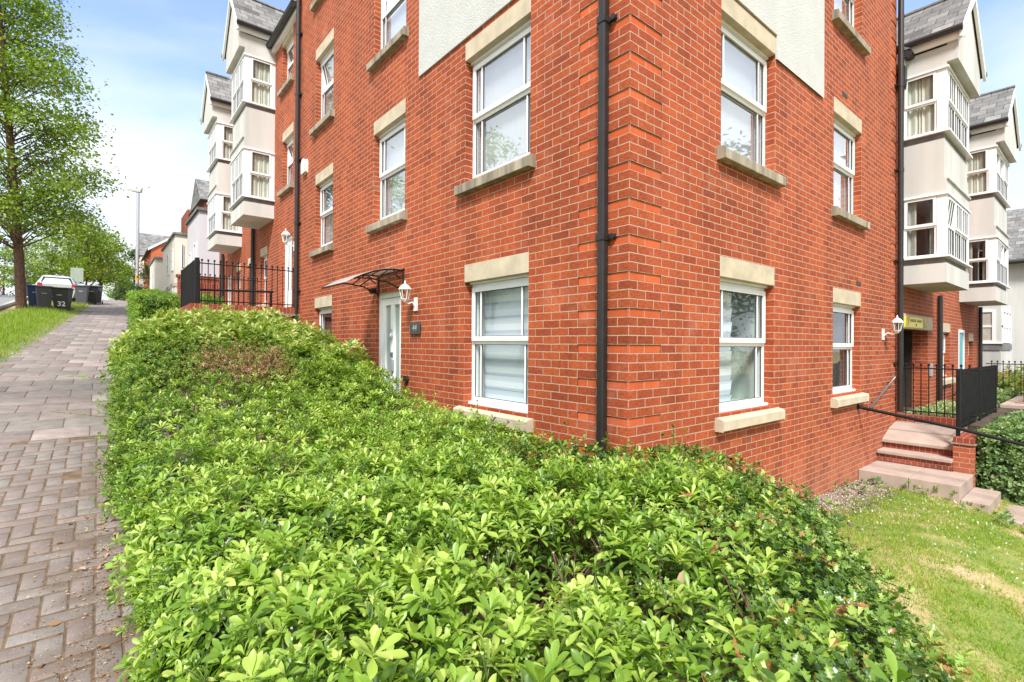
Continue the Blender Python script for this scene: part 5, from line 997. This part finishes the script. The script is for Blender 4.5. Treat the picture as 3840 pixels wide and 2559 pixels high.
vg = lambda x, y: (x-drift(y) < -4.66+.10*wob(y*2, x)) & (x > -6.25+.045*np.clip(y-8, 0, 26))
blades('verge_grass', 'long green and straw coloured grass on the verge beside the path', (-6.4, -2.6), (5, 24), 52000, lambda x, y, p: np.clip(.65+.9*np.clip((-4.75-(x-drift(y)))*1.5, 0, 1)-p*.3, .35, 1.7), .16, vg, .52, zf=lambda x, y: zst(y)+.03, lean=.45)
blades('verge_grass_far', 'dry grass on the verge farther up the street', (-6, -2.2), (24, 48), 26000, lambda x, y, p: 1+0*x, .17, vg, .66, zf=lambda x, y: zst(y)+.03, lean=.45)
# ------------------------------------------------------------ trees
def tree(name, label, base, h, zc0, rad_fn, nclump, per, L, mat, r0=.15, spread=.38, lean=(0, 0), group='street trees', sparse=1., seed=0):
    r = np.random.default_rng(seed+5); bx, by, bz = base; e = empty(name, base, label, 'tree', group); b = MB()
    tops = [(bx+lean[0]*t+.08*math.sin(t*5+seed), by+lean[1]*t+.08*math.cos(t*4+seed), bz-.1+(h+.1)*t) for t in np.linspace(0, 1, 9)]; b.tube(tops, r0, 10, r2=r0*.12)
    C = []
    for i in range(nclump):
        z = zc0+(h-zc0)*r.random()**1.15; R = rad_fn((z-zc0)/(h-zc0)); rr = R*math.sqrt(r.uniform(.12, 1.)); a = r.uniform(0, 6.283)
        c = np.array([bx+lean[0]*z/h+math.cos(a)*rr, by+lean[1]*z/h+math.sin(a)*rr, bz+z+r.normal(0, .12)]); C.append(c)
        tz = max(z-rr*.55, zc0*.75); t = tz/h; s = np.array([bx+lean[0]*t, by+lean[1]*t, bz+tz]); mdl = s+(c-s)*.5+np.array([0, 0, .12*rr]); b.tube([tuple(s), tuple(mdl), tuple(c)], max(.012, r0*.22*(1-t)), 5, r2=.006, cap=False)
        for _ in range(3): q = c+r.normal(0, spread*.7, 3); b.tube([tuple(mdl+(c-mdl)*.5), tuple(q)], .007, 4, r2=.003, cap=False)
    b.build('trunk', M['bark'], e); C = np.array(C); n = nclump*per; P = np.repeat(C, per, 0)+r.normal(0, 1, (n, 3))*[spread, spread, spread*.55]
    A = P-np.array([bx, by, 0]); A[:, 2] = 0; tone = np.repeat(r.normal(0, .13, nclump), per)+.5+r.normal(0, .13, n)
    D = unit(A)*.6+r.normal(0, .6, (n, 3))+[0, 0, -.15]; foliage('crown', [lv_set(T_FAR, P, D, r.normal(0, .5, (n, 3))+[0, 0, 1.], L*r.uniform(.6, 1.3, n), tone, 1.9)], M[mat], e)
    return e
def spot(px, depth):
    d = F_*depth+R_*((px-1920)/1881.18*depth); x, y = CAM.x+d.x, CAM.y+d.y; return x, y, float(zst(y))
tree('street_tree', 'tall street tree with slim brown trunk standing in the verge beside the black bins', (-5.58, 23.3, 1.0), 16.8, 3.1, lambda t: 2.8*(1-t)**.8*(.7+.3*min(1, t*6))+.3, 250, 190, .12, 'treeleaf', .165, .38, (-.8, -.1), seed=1)
def st_tree(px, dep, hgt, zc, rad, ncl, per, L, mat, label, seed, r0=.12, name='street_tree', group='street trees', spread=.35):
    x, y, z = spot(px, dep); return tree(name, label, (x, y, z), hgt, zc, lambda t: rad*math.sqrt(max(0, 1-(2*t-.9)**2*.83)), ncl, per, L, mat, r0, spread, seed=seed, group=group)
st_tree(88, 44, 5.6, 1.2, 1.7, 60, 70, .17, 'treeleaf', 'small round lime green tree across the road, seen just right of the slim trunk', 2)
st_tree(190, 58, 9.5, 1.4, 2.6, 70, 70, .24, 'treedark', 'dark green tree behind the white parked car', 3)
st_tree(252, 41, 7.2, 1.9, 2.1, 75, 80, .19, 'treeleaf', 'mid green street tree right behind the parked car', 4)
st_tree(322, 37, 5.6, 1.8, 1.6, 60, 80, .17, 'treeleaf', 'street tree with thin trunk above the grey bins', 5, .08)
st_tree(372, 42, 6.4, 1.8, 1.9, 70, 80, .18, 'treeleaf', 'street tree with thicker trunk at the bend of the verge', 6, .14)
st_tree(432, 56, 5.8, 1.8, 1.8, 50, 70, .2, 'treeleaf', 'smaller street tree next to the white gap at the end of the path', 7, .12)
st_tree(505, 62, 8.5, .8, 1.7, 70, 70, .26, 'treedark', 'dark evergreen tree behind the lamp post', 8, name='evergreen_tree', group='dark trees at the end of the street')
st_tree(15, 52, 7.5, 1.0, 2.4, 50, 70, .24, 'treedark', 'dark tree in front of the house at the far left edge', 9, name='evergreen_tree', group='dark trees at the end of the street')
st_tree(590, 36, 3.6, .9, .75, 26, 50, .11, 'deadleaf', 'thin tree with orange brown leaves in front of the orange brick house', 10, .05, name='garden_tree', group='small garden trees up the street', spread=.25)
st_tree(622, 33, 2.7, .8, .5, 12, 26, .09, 'cream_leaf', 'spindly pale sapling in front of the low white house', 11, .03, name='garden_tree', group='small garden trees up the street', spread=.22)
st_tree(560, 33, 2.3, .25, .85, 40, 80, .10, 'treedark', 'dark rounded shrub behind the clipped hedge up the street', 12, .06, name='garden_shrub', group='small garden trees up the street', spread=.2)
st_tree(470, 48, 1.9, .2, .9, 30, 60, .12, 'treedark', 'low dark shrub at the foot of the evergreen tree', 13, .05, name='garden_shrub', group='small garden trees up the street', spread=.2)
tree('young_tree', 'young tree at the left edge whose large lime leaves reach into the picture', (-5.9, 5.6, -.85), 5.2, 1.7, lambda t: 1.5*math.sqrt(max(.02, 1-(2*t-.9)**2*.83)), 34, 26, .13, 'treeleaf', .05, .25, seed=14)
tree('reflected_tree', 'green tree across the street, mirrored in the large first floor window', (-13.8, 20.3, .6), 11.6, 2.2, lambda t: 2.6*math.sqrt(max(.02, 1-(2*t-.9)**2*.83)), 90, 60, .2, 'treeleaf', .16, .4, seed=15, group='trees mirrored in the windows')
tree('reflected_tree', 'green tree across the street, mirrored in the narrow first floor window', (-13.8, 33, 2.0), 11.0, 2.2, lambda t: 3.2*math.sqrt(max(.02, 1-(2*t-.9)**2*.83)), 90, 60, .2, 'treeleaf', .16, .4, seed=16, group='trees mirrored in the windows')
tree('reflected_tree', 'dark tree in the garden, mirrored in the garden side windows', (12.4, -6.2, -2.6), 9.6, 1.8, lambda t: 2.6*math.sqrt(max(.02, 1-(2*t-.9)**2*.83)), 80, 60, .16, 'treedark', .16, .4, seed=17, group='trees mirrored in the windows')
# ------------------------------------------------------------ street things
lx, ly, lz_ = spot(512, 35)
l = empty('street_lamp', (lx, ly, lz_), 'tall grey street lamp column with yellow band beside the clipped hedge', 'street lamp'); b = MB(); b.tube([(lx, ly, lz_), (lx, ly, lz_+1.2)], .13, 12); b.tube([(lx, ly, lz_+1.2), (lx, ly, lz_+7.6)], .105, 12); b.build('column', M['steel'], l)
b = MB(); b.tube([(lx, ly, lz_+1.5), (lx, ly, lz_+1.82)], .112, 12); b.build('yellow_band', simple('yellow_band', (.75, .42, .03), .5), l)
dv = np.array([-R_.x, -R_.y]); b = MB(); q = lambda s, w, z: (lx+dv[0]*s+dv[1]*w, ly+dv[1]*s-dv[0]*w, lz_+z)
b.add([q(-.22, -.11, 7.62), q(-.22, .11, 7.62), q(.82, .05, 7.82), q(.82, -.05, 7.82), q(-.26, -.09, 7.8), q(-.26, .09, 7.8), q(.3, .14, 7.92), q(.3, -.14, 7.92), q(.84, .04, 7.86), q(.84, -.04, 7.86), q(.3, -.14, 7.68), q(.3, .14, 7.68)],
      [(0, 10, 11, 1), (10, 3, 2, 11), (4, 5, 6, 7), (7, 6, 8, 9), (0, 1, 5, 4), (2, 3, 9, 8), (1, 11, 6, 5), (11, 2, 8, 6), (0, 4, 7, 10), (10, 7, 9, 3)]); b.tube([q(.1, 0, 7.9), q(.1, 0, 8.0)], .04, 8); b.build('lamp_head', M['kerbstone'], l, bevel=.02)
M['binblack'] = simple('black_bin_plastic', (.022, .022, .024), .45, var=.15); M['bingrey'] = simple('grey_bin_plastic', (.085, .088, .10), .5, var=.1); M['binblue'] = simple('blue_bin_plastic', (.012, .03, .10), .45, var=.1)
def wheelie(loc, rot, mat, label, num=None):
    e = empty('wheelie_bin', loc, label, 'wheelie bin', 'wheelie bins on the verge'); c, s_ = math.cos(rot), math.sin(rot)
    T = lambda x, y, z: (loc[0]+.9*(x*c-y*s_), loc[1]+.9*(x*s_+y*c), loc[2]+.92*z)
    b = MB(T); b.add([T(x, y, z) for z, w, d, y0_ in ((.06, .22, .24, .0), (.94, .285, .34, .0), (.99, .30, .36, 0)) for x, y in ((-w, -d), (w, -d), (w, d), (-w, d))], [(0, 1, 2, 3), (8, 9, 10, 11)]+[(4*k+i, 4*k+(i+1) % 4, 4*k+4+(i+1) % 4, 4*k+4+i) for k in (0, 1) for i in range(4)]); b.build('body', M[mat], e, bevel=.02)
    b = MB(T); b.add([T(*q) for q in ((-.31, -.38, .995), (.31, -.38, .995), (.31, .38, 1.0), (-.31, .38, 1.0), (-.29, -.35, 1.03), (.29, -.35, 1.03), (.27, .25, 1.09), (-.27, .25, 1.09), (-.28, .37, 1.05), (.28, .37, 1.05))], [(0, 1, 2, 3), (4, 5, 6, 7), (7, 6, 9, 8), (0, 1, 5, 4), (3, 2, 9, 8), (1, 2, 9, 6, 5), (0, 3, 8, 7, 4)]); b.tube([(-.2, .42, 1.03), (.2, .42, 1.03)], .02, 6); b.build('lid', M[mat], e, bevel=.01)
    for s in (-1, 1): b = MB(T); b.tube([(s*.25, .3, .1), (s*.31, .3, .1)], .1, 14); b.build('wheel', M['rubber'], e)
    b = MB(T); b.box(-.1, .07, -.322, -.318, .70, .72); b.build('mark', M['lampwhite'], e)
    if num:
        cu = bpy.data.curves.new('n', 'FONT'); cu.body = num; cu.size = .26; cu.offset = .004; cu.extrude = .001; cu.align_x = 'CENTER'; o = bpy.data.objects.new('n', cu); COL.objects.link(o); bpy.context.view_layer.update(); me = bpy.data.meshes.new_from_object(o.evaluated_get(bpy.context.evaluated_depsgraph_get())); bpy.data.objects.remove(o)
        me.transform(Matrix.Translation(Vector(T(.05, -.268, .24))) @ Matrix.Rotation(rot, 4, 'Z') @ Matrix.Rotation(math.pi/2+.113, 4, 'X')); me.materials.clear(); me.name = 'number'; link_mesh('number', me, M['lampwhite'], e)
    return e
def gz(x, y): return (x, y, float(zst(y))+.02)
wheelie(gz(-4.45, 24.6), -.25, 'binblack', 'black wheelie bin numbered 32 nearest on the verge', '32')
wheelie(gz(-5.05, 25.6), .1, 'bingrey', 'grey wheelie bin between the numbered black bin and the blue bin'); wheelie(gz(-5.35, 26.2), .05, 'binblue', 'dark blue wheelie bin, leftmost of the near bins')
wheelie(gz(-3.98, 31.0), -.1, 'bingrey', 'dark grey wheelie bin, left one of the farther three'); wheelie(gz(-3.65, 31.7), .15, 'binblack', 'dark wheelie bin in the middle of the farther three'); wheelie(gz(-3.42, 32.3), .0, 'bingrey', 'dark grey wheelie bin, right one of the farther three')
x, y, z = spot(84, 34); wheelie((x, y, z+.05), .3, 'bingrey', 'grey wheelie bin across the road by the brick garden wall')
def car(loc, rot, label):
    e = empty('parked_car', loc, label, 'car'); c, s_ = math.cos(rot), math.sin(rot); T = lambda x, y, z: (loc[0]+.92*(x*c-y*s_), loc[1]+.92*(x*s_+y*c), loc[2]+.9*z)
    # cross sections along the length: (y, half width bottom, half width belt, z belt, half width roof, z roof)
    sec = [(-2.12, .62, .70, .78, .60, .92), (-2.05, .80, .84, .88, .66, 1.10), (-1.85, .84, .87, .95, .62, 1.36), (-1.5, .86, .88, .97, .60, 1.49), (-.6, .87, .89, .97, .61, 1.52), (.3, .87, .89, .96, .60, 1.47), (.85, .87, .88, .95, .60, 1.20), (1.2, .86, .87, .93, .64, .99), (1.8, .83, .84, .80, .6, .83), (2.1, .65, .68, .62, .5, .66)]
    V = []; F = []
    for y, wb, w, zb, wr, zr in sec: V += [(-wb, y, .24), (-w-.01, y, .58), (-w, y, zb), (-wr, y, zr-.05), (-wr*.75, y, zr), (wr*.75, y, zr), (wr, y, zr-.05), (w, y, zb), (w+.01, y, .58), (wb, y, .24)]
    n = 10
    for k in range(len(sec)-1):
        for i in range(n): F.append((k*n+i, k*n+(i+1) % n, (k+1)*n+(i+1) % n, (k+1)*n+i))
    F += [tuple(range(n)), tuple(range((len(sec)-1)*n, len(sec)*n))]
    b = MB(); b.add([T(*v) for v in V], F); b.build('body', simple('white_car_paint', (.52, .53, .55), .2, var=.02), e, bevel=.03, smooth=True)
    g = simple('car_glass', (.02, .025, .03), .05); b = MB(T); b.add([T(*q) for q in ((-.66, -2.07, 1.03), (.66, -2.07, 1.03), (.56, -1.86, 1.36), (-.56, -1.86, 1.36))], [(0, 1, 2, 3)]); b.build('rear_window', g, e)
    for s in (-1, 1):
        b = MB(T); b.add([T(s*(.885), -1.5, 1.0), T(s*.89, .7, 1.0), T(s*.655, .25, 1.41), T(s*.645, -1.35, 1.42)], [(0, 1, 2, 3)]); b.build('side_window', g, e)
        b = MB(T); b.box(s*.70-.1, s*.70+.1, -2.13, -2.0, .82, 1.0); b.build('tail_light', simple('red_lens', (.5, .02, .02), .2), e)
        for yy_ in (-1.3, 1.35): b = MB(T); b.tube([(s*.72, yy_, .31), (s*.90, yy_, .31)], .31, 20); w_ = b.build('wheel', M['rubber'], e); b = MB(T); b.tube([(s*.80, yy_, .31), (s*.91, yy_, .31)], .19, 14); b.build('rim', M['steel'], w_)
        b = MB(T); b.box(s*.9, s*1.05, .55, .68, .95, 1.08) if s > 0 else b.box(-1.05, -.9, .55, .68, .95, 1.08); b.build('mirror', M['lampwhite'], e, bevel=.02)
    b = MB(T); b.box(-.26, .26, -2.14, -2.1, .60, .71); b.build('number_plate', simple('plate_yellow', (.7, .55, .1), .4), e)
    return e
car((-5.05, 33.6, float(zst(33.6))-.1), .05, 'white hatchback parked behind the near wheelie bins')
x, y, z = spot(286, 34); sg2 = empty('street_sign', (x, y, z), 'pale grey green sign panel on a thin post behind the farther bins', 'sign'); b = MB(); b.tube([(x, y, z), (x, y, z+2.2)], .03, 8); b.build('post', M['steel'], sg2); b = MB(); b.box(x-.33, x+.33, y-.03, y-.01, z+1.15, z+2.1); b.build('panel', simple('sign_back', (.30, .36, .30), .6), sg2)
